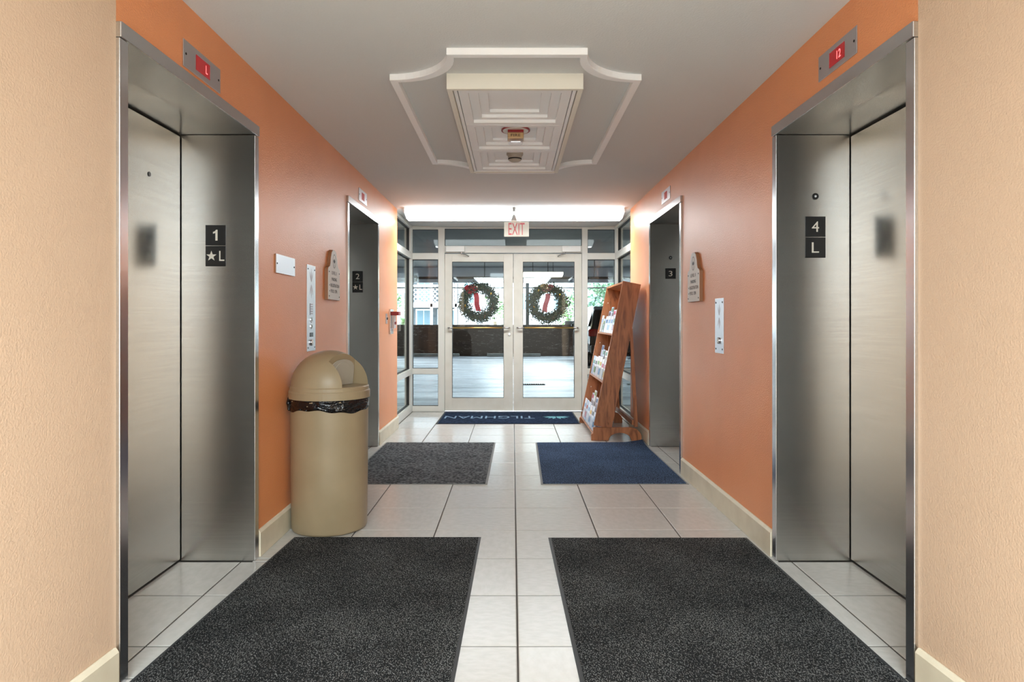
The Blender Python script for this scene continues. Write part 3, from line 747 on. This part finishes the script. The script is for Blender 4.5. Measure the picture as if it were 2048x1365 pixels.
# flap: arch-topped pale door leaning in the opening
h = .165
arch = [(-.112,.004),(.112,.004),(.112,.10)]+[(.112*math.cos(a), .10+.055*math.sin(a)) for a in [PI*k/12 for k in range(1,12)]]+[(-.112,.10)]
o0 = Vector(loc2(.076,0,zb_)); fr = F(o0, Vector(loc2(0,1,0))-Vector(loc2(0,0,0)), (ca*.02, sa*.02, .2))
fr.n = fr.r.cross(fr.u); 
if fr.n.dot(Vector((ca,sa,0))) < 0: fr.n = -fr.n
flp = obj('swing_flap', prism(fr, arch, .001, .006), M['flap'], t, bevel=.001)
obj('flap_oval', prism(fr, disc(0,.085,.075,28,.055), .006, .009), M['flap'], flp, bevel=.002)

# ------------------------------------------------------------------ mats
def floor_mat(name, c4, m, mr, lab, border=.018, h=.007, curl=None, cat='floor mat', grp=None, nx=24):
    """c4: near-left, near-right, far-right, far-left corners (x, y)"""
    c4 = [Vector(c) for c in c4]
    def bil(u, v, z=0):
        p = c4[0]*(1-u)*(1-v)+c4[1]*u*(1-v)+c4[2]*u*v+c4[3]*(1-u)*v
        if curl:
            d = max(0, (u-.80)/.20)*max(0, (v-.80)/.20); z += curl*d**1.5
        return (p.x, p.y, z)
    cen = (c4[0]+c4[1]+c4[2]+c4[3])/4
    t = thing(name, (cen.x, cen.y, 0), lab, cat, grp)
    w_ = (c4[1]-c4[0]).length; d_ = (c4[3]-c4[0]).length; bu, bv = border/w_, border/d_
    def slab(us, vs, z0, z1, bm):
        g0 = [[bm.verts.new(bil(u,v,z0)) for u in us] for v in vs]; g1 = [[bm.verts.new(bil(u,v,z1)) for u in us] for v in vs]
        for i in range(len(vs)-1):
            for j in range(len(us)-1):
                bm.faces.new((g1[i][j],g1[i][j+1],g1[i+1][j+1],g1[i+1][j])); bm.faces.new((g0[i][j],g0[i+1][j],g0[i+1][j+1],g0[i][j+1]))
        for i in range(len(vs)-1):
            for j in (0, len(us)-1): bm.faces.new((g0[i][j],g0[i+1][j],g1[i+1][j],g1[i][j]))
        for j in range(len(us)-1):
            for i in (0, len(vs)-1): bm.faces.new((g0[i][j],g0[i][j+1],g1[i][j+1],g1[i][j]))
        bmesh.ops.recalc_face_normals(bm, faces=bm.faces); return bm
    lin = lambda a, b, n: [a+(b-a)*i/n for i in range(n+1)]
    pile = obj('pile', slab(lin(bu,1-bu,nx), lin(bv,1-bv,nx), .003, h, bmesh.new()), m, t)
    bo = obj('rubber_border', slab(lin(0,1,nx), lin(0,1,nx), .0005, .003, bmesh.new()), mr, t)
    return t, pile
floor_mat('floor_mat', [(-1.292,1.87),(-.199,1.87),(-.175,3.73),(-1.213,3.73)], M['mat_near'], M['rubber'], 'large charcoal flecked floor mat in front of elevator 1, nearest on the left', .014)
floor_mat('floor_mat', [(.231,1.87),(1.322,1.87),(1.300,3.72),(.199,3.72)], M['mat_near'], M['rubber'], 'large charcoal flecked floor mat in front of elevator 4, nearest on the right', .016)
floor_mat('floor_mat', [(-1.27,4.94),(-.186,4.94),(-.168,6.64),(-1.255,6.64)], M['mat_far'], M['rubber_pale'], 'grey floor mat in front of elevator 2, past the trash can', .016)
floor_mat('floor_mat', [(.210,4.94),(1.302,4.94),(1.300,6.66),(.228,6.64)], M['mat_blue'], M['rubber_pale'], 'dark navy floor mat in front of elevator 3 with one lifted corner', .016, curl=.03)
dm, pile = floor_mat('door_mat', [(-.895,7.84),(.800,7.84),(.80,8.86),(-.90,8.86)], M['mat_door'], M['rubber'], 'blue entrance mat with upside-down lettering at the glass doors', .02, cat='door mat')
up_ = F((-.285, 8.36, .0), (-1,0,0), (0,-1,0))      # reads from the door side
text('lettering', 'TILGHMAN', up_, 1.12, .21, M['pale_blue'], pile, c=.0072)
bm = bmesh.new()
for a in (-78,-56,-36,-15,15,36,56,78):
    r = math.radians(90+a); fr = F((.545, 8.44, 0), (-1,0,0), (0,-1,0)); ln = .17+.02*abs(math.sin(r)); 
    bs = (.01*math.cos(r), .01*math.sin(r)); tp = (ln*math.cos(r)*1.0, ln*math.sin(r)*1.25); px, py = -math.sin(r)*.022, math.cos(r)*.022; md_ = (tp[0]*.6, tp[1]*.6)
    prism(fr, [bs,(md_[0]+px,md_[1]+py),tp,(md_[0]-px,md_[1]-py)], .0072, .0078, bm)
bmesh.ops.recalc_face_normals(bm, faces=bm.faces)
obj('leaf_emblem', bm, M['aqua'], pile)

# ------------------------------------------------------------------ brochure rack
ry0, ry1 = 6.78, 7.95
uu = Vector((.199,0,.980)).normalized(); vv = Vector((.980,0,-.199)).normalized()
oo = Vector((.797,0,.03))
def RP(s, tt, y): p = oo+uu*s+vv*tt; return (p.x, y, p.z)
rk = thing('brochure_rack', (1.05, (ry0+ry1)/2, 0), 'leaning stained wood brochure rack with three shelves standing before the right wall', 'brochure rack')
def rbox(s0,s1,t0,t1,y0_,y1_, bm=None):
    bm = bm or bmesh.new()
    v = [bm.verts.new(RP(s,t_,y)) for y in (y0_,y1_) for s,t_ in ((s0,t0),(s0,t1),(s1,t1),(s1,t0))]
    for f_ in ((0,3,2,1),(4,5,6,7),(0,1,5,4),(1,2,6,5),(2,3,7,6),(3,0,4,7)): bm.faces.new([v[i] for i in f_])
    bmesh.ops.recalc_face_normals(bm, faces=bm.faces)
    return bm
TH = .022; DEP = .185
for (a, b_) in ((ry0, ry0+TH), (ry1-TH, ry1)):
    obj('side_panel', rbox(.125,1.617,0,DEP,a,b_), M['wood'], rk, bevel=.002)
obj('back_panel', rbox(.125,1.60,DEP-.012,DEP-.002,ry0+TH,ry1-TH), M['wood_in'], rk)
obj('top_panel', rbox(1.592,1.612,.002,DEP-.012,ry0+TH,ry1-TH), M['wood'], rk)
shelf_s = [.035, .56, 1.055]
for s in shelf_s: obj('shelf', rbox(s,s+.018,.004,DEP-.012,ry0+TH,ry1-TH), M['wood'], rk, bevel=.001)
for s in (.42, .95, 1.43): 
    for tt in (.05,): 
        p = RP(s, tt, ry1-TH); obj('screw_cap', prism(FW(p[0],p[1],p[2]), disc(0,0,.006,10), 0, .002), M['white_ink'], rk)
# feet with arch cut out
def foot(y):
    f_ = FW(0, y+.045, 0)
    x0, x1 = .795, 1.302
    pts = [(x0,.0005),(x0+.175,.0005)]+[(.97+.115-.115*math.cos(a)-.0, .0005+.078*math.sin(a)) for a in [PI*k/10 for k in range(1,10)]]+[(1.20,.0005),(x1,.0005),(x1+.0,.05),(1.285,.085),(1.25,.118),(1.20,.132),(x0+.02,.132),(x0+.018,.075),(x0,.062)]
    return prism(f_, pts, 0, .045)
for y in (ry0-.022, ry1-.02): obj('foot', foot(y), M['wood'], rk, bevel=.003)
for y in (ry0+.005, ry1-.03):
    f_ = FW(0, y+.025, 0); obj('rear_leg', prism(f_, [(1.232,.133),(1.272,.133),(1.216,1.13),(1.188,1.13)], 0, .022), M['wood'], rk, bevel=.002)
obj('rear_rail', B((1.215,1.24,ry0+.03,ry1-.03,.15,.20)), M['wood'], rk)
# clear pockets (one per tier, front and rear row) and brochures
for s in shelf_s:
    for (t_, hh) in ((.006,.13),(.070,.25)):
        pk = obj('clear_pocket', rbox(s+.019,s+hh,t_,t_+.003,ry0+TH+.004,ry1-TH-.004), M['acrylic'], rk)
brc = [srgb(238,238,238), srgb(222,228,238), srgb(240,236,228), srgb(200,212,230), srgb(234,224,228)]
acc = [srgb(196,44,96), srgb(40,98,150), srgb(60,140,110), srgb(210,170,60), srgb(44,52,60), srgb(176,58,50), srgb(120,160,200), srgb(120,150,70)]
MB_ = [mat('paper', c, .35) for c in brc]; MA_ = [mat('print', c, .35) for c in acc]
tiers = ['lowest','middle','top']; cols_ = ['first from the camera','second from the camera','third from the camera','third from the doors','second from the doors','first from the doors']
cn = ['pink','blue','green','yellow','black','red','pale blue','olive']
for ti, s in enumerate(shelf_s):
    for row in range(2):
        for c in range(6):
            ai = random.randrange(8); pi_ = random.randrange(5)
            yc_ = ry0+TH+.098+c*.186; w2 = random.choice((.085,.078,.062)) if row == 0 else .07
            hh = random.choice((.20,.23,.245)) if row == 0 else random.uniform(.31,.38)
            if ti == 2: hh *= .88
            t0 = .012 if row == 0 else .076+.004*(c%2)
            b = obj('brochure', rbox(s+.020,s+hh,t0,t0+.010,yc_-w2,yc_+w2), MB_[pi_])
            tag(b, f'{cn[ai]} printed brochure, {tiers[ti]} shelf, {"rear" if row else "front"} row, {cols_[c]}', 'brochure', 'brochures on the rack')
            a0 = s+hh-.055 if row else s+hh*.62
            obj('header_print', rbox(a0,a0+.040,t0-.0012,t0-.0002,yc_-w2+.006,yc_+w2*.5), MA_[ai], b)
            if row == 0 and c % 2 == 0: obj('photo_print', rbox(s+.05,s+.05+hh*.28,t0-.0012,t0-.0002,yc_-w2+.012,yc_+w2-.03), MA_[(ai+3)%8], b)

# ------------------------------------------------------------------ wreaths on the doors
def wreath(cx_, cz, lab, mn, red, tan, seed):
    rnd = random.Random(seed); yy = YB+.085
    t = thing('wreath', (cx_, yy, cz), lab, 'wreath')
    R0 = .20
    obj('twig_ring', tube([(cx_+R0*math.cos(a), yy, cz+R0*math.sin(a)) for a in [2*PI*k/32 for k in range(32)]], .018, 8, closed=True), M['twig'], t)
    for nm, cnt, sd_, mm in (('foliage', 3000, 0, mn), ('foliage', 900, 1, M['wreath_b'])):
        bm = bmesh.new()
        for _ in range(cnt):
            a = rnd.uniform(0, 2*PI); rr = R0+rnd.gauss(0,.034); px, pz = cx_+rr*math.cos(a), cz+rr*math.sin(a); py = yy+rnd.gauss(0,.022)
            py = min(max(py, YB+.032), yy+.06)
            d = Vector((math.cos(a)*rnd.uniform(-.4,1)+rnd.gauss(0,.5)-math.sin(a)*.5, rnd.gauss(0,.3), math.sin(a)*rnd.uniform(-.4,1)+rnd.gauss(0,.5)+math.cos(a)*.5)).normalized()
            ln = rnd.uniform(.028,.055); s_ = d.cross(Vector((rnd.gauss(0,.4),1,rnd.gauss(0,.4)))).normalized()*rnd.uniform(.004,.008)
            p = Vector((px,py,pz)); q = p+d*ln
            q.y = max(q.y, YB+.03); m_ = (p+q)/2; 
            v = [bm.verts.new(k) for k in (p, m_+s_, q, m_-s_+Vector((0,.003,0)))]
            bm.faces.new((v[0],v[1],v[2])); bm.faces.new((v[0],v[2],v[3]))
        f_ = obj(nm, bm, mm, t); f_['kind'] = 'stuff'
    # bow loops, tails, bauble
    def loop(x, z, r, ang, m_, nm='bow_loop'):
        pts = []; w_ = .028; bm = bmesh.new(); n = 12; ca_, sa_ = math.cos(ang), math.sin(ang)
        A = []; 
        for k in range(n+1):
            a = -PI*.85+2*PI*.85*k/n; u = r*(1-math.cos(a)*-1)*.5 if False else r*(.5+.5*math.cos(a)); v_ = r*.36*math.sin(a)
            X = x+u*ca_-v_*sa_; Z = z+u*sa_+v_*ca_
            A.append((bm.verts.new((X, YB+.03, Z)), bm.verts.new((X, YB+.03+w_*1.6, Z)), bm.verts.new((X+.002,YB+.031+w_*1.6,Z+.0025)), bm.verts.new((X+.002,YB+.031,Z+.0025))))
        for p_, q_ in zip(A, A[1:]):
            for i in range(4): bm.faces.new((p_[i], p_[(i+1)%4], q_[(i+1)%4], q_[i]))
        bmesh.ops.recalc_face_normals(bm, faces=bm.faces)
        return obj(nm, bm, m_, t)
    bx_, bz = (cx_-.10, cz+.165) if red else (cx_-.005, cz+.20)
    m1, m2 = (M['bow_red'], M['bow_red']) if red else (M['bow_tan'], M['bow_pink'])
    for k, (ang, r) in enumerate(((2.6,.075),(2.0,.07),(1.2,.075),(.3,.08),(3.4,.07),(-.5,.05))): loop(bx_, bz, r, ang, m1 if k < 3 else m2)
    # solid puffed bow lobes give the body
    for dx, dz, r in ((-.045,.028,.052),(.040,.022,.048),(-.02,-.035,.036)):
        obj('bow_loop', ellipsoid((bx_+dx, YB+.075, bz+dz), r, .026, r*.72), m1 if dx < .01 else m2, t, smooth=True)
    x0_, x1_ = (cx_-.045, cx_-.005) if red else (cx_+.005,cx_-.045)
    bm = bmesh.new(); n = 8; w2 = .034; L_ = []
    for k in range(n+1):
        f0 = k/n; X = x0_+(x1_-x0_)*f0+.006*math.sin(f0*7); Z = cz+.13-.25*f0; Yp = YB+.06+.008*math.sin(f0*9)
        L_.append([bm.verts.new(p) for p in ((X-w2,Yp,Z),(X+w2,Yp+.004,Z),(X+w2,Yp+.007,Z),(X-w2,Yp+.003,Z))])
    for p_, q_ in zip(L_, L_[1:]):
        for i in range(4): bm.faces.new((p_[i], p_[(i+1)%4], q_[(i+1)%4], q_[i]))
    bmesh.ops.recalc_face_normals(bm, faces=bm.faces)
    obj('ribbon_tail', bm, M['bow_red'] if red else M['bow_pink'], t)
    obj('bauble', ellipsoid((cx_-.02 if red else cx_-.005, YB+.065, cz+.205), .03, .03, .03), M['silver'], t, smooth=True)
    for a, r_ in ((-.5,.2),(-1.2,.21),(3.4,.19),(.6,.2),(2.2,.21)):
        obj('pine_cone' , ellipsoid((cx_+r_*math.cos(a), YB+.06, cz+r_*math.sin(a)), .016, .016, .026, 10, 8), M['twig'] if a < 0 else M['gold'], t, smooth=True)
wreath(-.455, 1.462, 'green fir wreath with a red velvet bow on the left door', M['wreath'], True, False, 3)
wreath(.475, 1.447, 'green fir wreath with a faded tan and pink bow on the right door', M['wreath_b'], False, True, 5)

# ------------------------------------------------------------------ garage contents
def wheel_stop(x0, x1, lab):
    bm = bmesh.new(); rings = []
    for xx in (x0, x1): rings.append([bm.verts.new((xx, 22.95+a, z)) for a, z in ((-.08,-.005),(.08,-.005),(.06,.10),(-.06,.10))])
    for i in range(4): bm.faces.new((rings[0][i],rings[0][(i+1)%4],rings[1][(i+1)%4],rings[1][i]))
    bm.faces.new(rings[0]); bm.faces.new(rings[1]); bmesh.ops.recalc_face_normals(bm, faces=bm.faces)
    tag(obj('wheel_stop', bm, M['stop'], bevel=.01), lab, 'wheel stop')
wheel_stop(-3.65, -1.82, 'concrete wheel stop seen behind the left door and sidelight')
wheel_stop(-.87, .96, 'concrete wheel stop seen behind the middle of the double doors')
# hung sprinkler pipes
t = thing('sprinkler_pipe', (0,18,ZG), 'dark sprinkler pipe hung below the garage ceiling', 'pipe')
obj('pipe_run', tube([(-2.6,18,2.37),(9,18,2.37)], .035, 12), M['pipe'], t); obj('pipe_elbow', tube([(-2.6,18,2.29),(-2.6,18,2.44)], .045, 12), M['pipe'], t)
for x in (-2.0,-.75,.95,2.2): obj('hanger_rod', tube([(x,18,2.37),(x,18,ZG)], .012, 8), M['pipe'], t)
wl = wrap_light(.23, 1.25, 16.5, 'lit fluorescent fixture under the garage ceiling, seen above the right wreath', M['fluoro_out'], zt=2.42)
obj('suspension_rod', tube([(.5,16.5,2.42),(.5,16.5,ZG)], .008, 8), M['pipe'], wl); obj('suspension_rod', tube([(1.0,16.5,2.42),(1.0,16.5,ZG)], .008, 8), M['pipe'], wl)
# cable across the opening
tag(obj('railing_cable', tube([(-30,23.5,2.38),(30,23.5,2.38)], .02, 8), M['pipe']), 'thin dark rail crossing the garage opening above the brown parapet', 'rail')
t = thing('drain_grate', (.38,12.8,-.006), 'slotted metal drain grate in the garage floor beyond the right door', 'drain grate')
obj('grate_frame', B((.17,.62,12.72,12.735,-.006,.004),(.17,.62,12.865,12.88,-.006,.004),(.17,.20,12.735,12.865,-.006,.004),(.59,.62,12.735,12.865,-.006,.004)), M['pipe'], t)
for k in range(9): obj('grate_bar', B((.215+k*.042,.235+k*.042,12.735,12.865,-.006,.003)), M['white'], t)
t = tag(obj('junction_box', B((1.83,2.20,23.45,23.58,1.086,1.22)), M['stop'], bevel=.01), 'small grey box standing on the brown parapet behind the right door', 'box')
tag(obj('steel_post', B((.48,.60,24.2,24.32,-.3,3.0)), M['pipe'], bevel=.01), 'grey post outside the garage opening behind the right door', 'post')

# car: nose towards the parapet, tail towards us
cx0, cx1, cy0, cy1 = 1.95, 3.82, 17.1, 21.9
car = thing('car', ((cx0+cx1)/2, (cy0+cy1)/2, 0), 'black sport utility car parked nose-in at the brown parapet behind the right sidelight', 'car')
side = [(17.15,.42),(17.9,.32),(21.3,.30),(21.85,.45),(21.88,.78),(21.6,.93),(20.5,1.03),(19.85,1.50),(19.3,1.62),(17.75,1.60),(17.35,1.50),(17.14,1.02),(17.08,.62)]
bm = bmesh.new(); f_ = F((cx0,0,0),(0,1,0),(0,0,1))
rings = []
for xx, ins in ((cx0,0),(cx0,0),((cx0+cx1)/2,0),(cx1,0)): pass
secs = [(cx0+.06,.0,.14),(cx0,0,.0),(cx1,0,0),(cx1-.06,0,.14)]
def sec(xx, edge):
    r = []
    for (y, z) in side:
        t_ = max(0, z-1.0)*.32       # tumblehome
        x = xx + (t_ if xx < (cx0+cx1)/2 else -t_)
        r.append(bm.verts.new((x, y, z)))
    return r
rings = [sec(cx0,0), sec(cx1,0)]
n = len(side)
for i in range(n): bm.faces.new((rings[0][i],rings[0][(i+1)%n],rings[1][(i+1)%n],rings[1][i]))
bm.faces.new(rings[0]); bm.faces.new(rings[1]); bmesh.ops.recalc_face_normals(bm, faces=bm.faces)
obj('body', bm, M['car'], car, bevel=.05)
def car_side_win(s):
    x = cx0 if s < 0 else cx1; g = []
    for (y,z) in [(17.5,1.08),(20.25,1.08),(19.72,1.48),(19.2,1.54),(17.8,1.53),(17.6,1.45)]:
        g.append((y,z))
    bm = bmesh.new(); A = []; C = []
    for y,z in g:
        t_ = (z-1.0)*.32; A.append(bm.verts.new((x-s*t_+s*.006, y, z))); C.append(bm.verts.new((x-s*t_-s*.01, y, z)))
    bm.faces.new(A); bm.faces.new(C); k = len(A)
    for i in range(k): bm.faces.new((A[i],A[(i+1)%k],C[(i+1)%k],C[i]))
    bmesh.ops.recalc_face_normals(bm, faces=bm.faces); return bm
for s in (-1, 1): obj('side_window', car_side_win(s), M['car_glass'], car)
bm = bmesh.new()
v = [bm.verts.new(p) for p in ((cx0+.22,17.155,1.06),(cx1-.22,17.155,1.06),(cx1-.30,17.33,1.46),(cx0+.30,17.33,1.46),(cx0+.22,17.13,1.06),(cx1-.22,17.13,1.06),(cx1-.30,17.305,1.46),(cx0+.30,17.305,1.46))]
for q in ((0,1,2,3),(4,7,6,5),(0,4,5,1),(1,5,6,2),(2,6,7,3),(3,7,4,0)): bm.faces.new([v[i] for i in q])
bmesh.ops.recalc_face_normals(bm, faces=bm.faces)
obj('rear_window', bm, M['car_glass'], car)
for xx in (cx0-.01, cx1-.24): obj('tail_lamp', B((xx,xx+.25,17.02,17.2,.82,1.0)), M['tail'], car, bevel=.02)
obj('rear_bumper', B((cx0+.03,cx1-.03,16.98,17.2,.38,.60)), M['black'], car, bevel=.04)
obj('licence_plate', B((2.73,3.04,17.03,17.06,.70,.85)), M['white'], car)
for s, xx in ((-1,cx0),(1,cx1)):
    obj('mirror', ellipsoid((xx+s*.09, 20.1, 1.08), .10, .05, .075), M['car'], car, smooth=True)
for xx in (cx0+.10, cx1-.10):
    for yy in (18.0, 20.95):
        bm = bmesh.new(); nn = 28
        f_ = F((xx, yy, .335), (0,1,0), (0,0,1))
        o_ = disc(0,0,.335,nn); i_ = disc(0,0,.21,nn)
        wh = obj('wheel', ringprism(f_, o_, i_, -.115, .125), M['tyre'], car, bevel=.02)
        obj('rim', prism(f_, disc(0,0,.212,nn), -.08, .08), M['chrome'], wh)
        for k in range(5):
            a = 2*PI*k/5; obj('spoke', prism(f_, [(.03*math.cos(a+1.57),.03*math.sin(a+1.57)),(.03*math.cos(a-1.57),.03*math.sin(a-1.57)),(.19*math.cos(a-.12),.19*math.sin(a-.12)),(.19*math.cos(a+.12),.19*math.sin(a+.12))], -.1,.1), M['plate'], wh)

# ------------------------------------------------------------------ building across the road
YH = 40.0
hb = thing('white_house', (-6.2, YH, -.3), 'white clapboard house with lattice balcony seen through the left sidelight and door', 'house')
obj('wall', B((-14,-1.6,YH+.2,YH+8,-.3,9)), M['siding'], hb)
bm = bmesh.new()
for k in range(64):
    z = -.2+k*.14
    if z > 8.8: break
    v = [bm.verts.new(p) for p in ((-3.1,YH+.15,z),(-1.6,YH+.15,z),(-1.6,YH+.2,z),(-3.1,YH+.2,z),(-3.1,YH+.19,z+.135),(-1.6,YH+.19,z+.135))]
    bm.faces.new((v[0],v[1],v[5],v[4])); bm.faces.new((v[0],v[3],v[2],v[1])); 
    w0 = [bm.verts.new(p) for p in ((-6.8,YH+.15,z),(-6.1,YH+.15,z),(-6.1,YH+.2,z),(-6.8,YH+.2,z),(-6.8,YH+.19,z+.135),(-6.1,YH+.19,z+.135))]
    bm.faces.new((w0[0],w0[1],w0[5],w0[4])); bm.faces.new((w0[0],w0[3],w0[2],w0[1]))
obj('clapboards', bm, M['siding'], hb, kind='stuff')
obj('balcony_floor', B((-6.05,-3.15,YH-1.6,YH+.19,2.02,2.22)), M['white_wood'], hb)
obj('porch_shade_back', B((-5.98,-3.27,YH+.06,YH+.19,-.29,2.01),(-5.98,-3.27,YH+.06,YH+.19,2.23,3.94)), M['porch'], hb)  # dark sheets added for the shaded inside of porch and balcony
obj('balcony_roof', B((-6.15,-3.05,YH-1.7,YH+.19,3.95,4.1)), M['white_wood'], hb)
for x in (-6.0,-4.65,-3.25): obj('porch_post', B((x-.07,x+.07,YH-1.6,YH-1.46,-.3,3.95)), M['white_wood'], hb)
bm = bmesh.new()
for (xa_, xb_) in ((-5.9,-4.72),(-4.58,-3.32)):
    z0_, z1_ = 2.28, 3.2; k = -1.0
    while k < (xb_-xa_)+.01:
        for sg in (1, -1):
            # diagonal slats clipped to the panel
            x_0 = xa_+k if sg > 0 else xb_-k; hgt = z1_-z0_
            t0, t1 = 0, 1
            xs, xe = x_0, x_0+sg*hgt
            def cl(t_): return x_0+sg*hgt*t_
            lo_ = max(0, min(1, (xa_-x_0)/(sg*hgt))); hi_ = max(0, min(1, (xb_-x_0)/(sg*hgt)))
            t0, t1 = min(lo_,hi_), max(lo_,hi_)
            if t1-t0 > .05:
                a = Vector((cl(t0), YH-1.53+.01*sg, z0_+hgt*t0)); b = Vector((cl(t1), YH-1.53+.01*sg, z0_+hgt*t1)); nrm = Vector((-sg*.7,0,.7))*.020
                v = [bm.verts.new(p) for p in (a-nrm,b-nrm,b+nrm,a+nrm)]; u_ = [bm.verts.new(p.co+Vector((0,.012,0))) for p in v]
                bm.faces.new(v); bm.faces.new(u_[::-1])
                for i in range(4): bm.faces.new((v[i],v[(i+1)%4],u_[(i+1)%4],u_[i]))
        k += .25
    B((xa_-.05,xb_+.05,YH-1.56,YH-1.5,3.2,3.3),(xa_-.05,xb_+.05,YH-1.56,YH-1.5,2.2,2.28), bm=bm)
obj('lattice_panel', bm, M['white_wood'], hb, kind='stuff')
for (xa_, xb_, z0_, z1_) in ((-5.7,-4.9,.3,1.85),(-4.4,-3.5,.3,1.85),(-5.6,-4.9,2.4,3.7),(-4.3,-3.6,2.4,3.7),(-2.9,-2.3,2.3,3.5)):
    wn = obj('window', B((xa_-.08,xb_+.08,YH+.0,YH+.2,z0_-.08,z1_+.08)), M['white_wood'], hb)
    obj('window_pane', B((xa_,(xa_+xb_)/2-.02,YH-.02,YH+.03,z0_,z1_),((xa_+xb_)/2+.02,xb_,YH-.02,YH+.03,z0_,z1_)), M['window_dark'], wn)
obj('roof', B((-14.3,-1.3,YH-.1,YH+8.2,9,9.25)), M['slab'], hb)
hb2 = thing('pale_building', (9, 62, -.3), 'pale distant building behind the right door and wreath', 'building')
obj('wall', B((-1,22,62,70,-.3,7)), M['siding'], hb2)
for k in range(6): 
    x = .5+k*3.2; wn = obj('window', B((x,x+1.4,61.9,62,2.2,3.9)), M['white_wood'], hb2); obj('window_pane', B((x+.1,x+1.3,61.86,61.92,2.3,3.8)), M['window_dark'], wn)
obj('roof', B((-1.5,22.5,61.5,70.5,7,7.3)), M['slab'], hb2)
# trees
def tree(x, y, zt, r, h0, lab, m, seed, cnt=2600):
    rnd = random.Random(seed); t = thing('tree', (x,y,-.3), lab, 'tree')
    obj('trunk', tube([(x,y,-.3),(x+.05,y,h0*.6),(x-.05,y+.05,h0+.3)], .09, 8), M['bark'], t)
    bm = bmesh.new()
    blobs = [(x+rnd.gauss(0,r*.45), y+rnd.gauss(0,r*.4), rnd.uniform(h0, zt), r*rnd.uniform(.35,.6)) for _ in range(12)]
    for _ in range(cnt):
        b = rnd.choice(blobs); d = Vector((rnd.gauss(0,1),rnd.gauss(0,1),rnd.gauss(0,1))).normalized()*b[3]*rnd.uniform(.6,1.05)
        p = Vector(b[:3])+d; u_ = Vector((rnd.gauss(0,1),rnd.gauss(0,1),rnd.gauss(0,.6))).normalized(); v_ = u_.cross(Vector((rnd.gauss(0,1),rnd.gauss(0,1),rnd.gauss(0,1)))).normalized()
        s_ = rnd.uniform(.07,.13)
        q = [bm.verts.new(k) for k in (p-u_*s_, p+v_*s_*.4, p+u_*s_, p-v_*s_*.4)]; bm.faces.new(q)
    obj('crown', bm, m, t, kind='stuff')
tree(4.1, 30, 3.1, 1.5, .9, 'leafy green tree behind the black car', M['leaf_b'], 1)
tree(-5.5, 27.5, 3.4, 1.0, .8, 'bright green tree seen through the left side glazing', M['leaf_a'], 2)
tree(9.5, 33, 4.2, 2.2, 1.0, 'broad green tree to the right of the black car', M['leaf_b'], 4)
tree(-.9, 36, 2.6, .6, .9, 'slender young tree beside the corner of the white house', M['leaf_a'], 6, 260)
tree(3.0, 35, 2.7, .7, 1.0, 'thin pale green tree behind the wreath on the right door', M['leaf_a'], 9, 420)
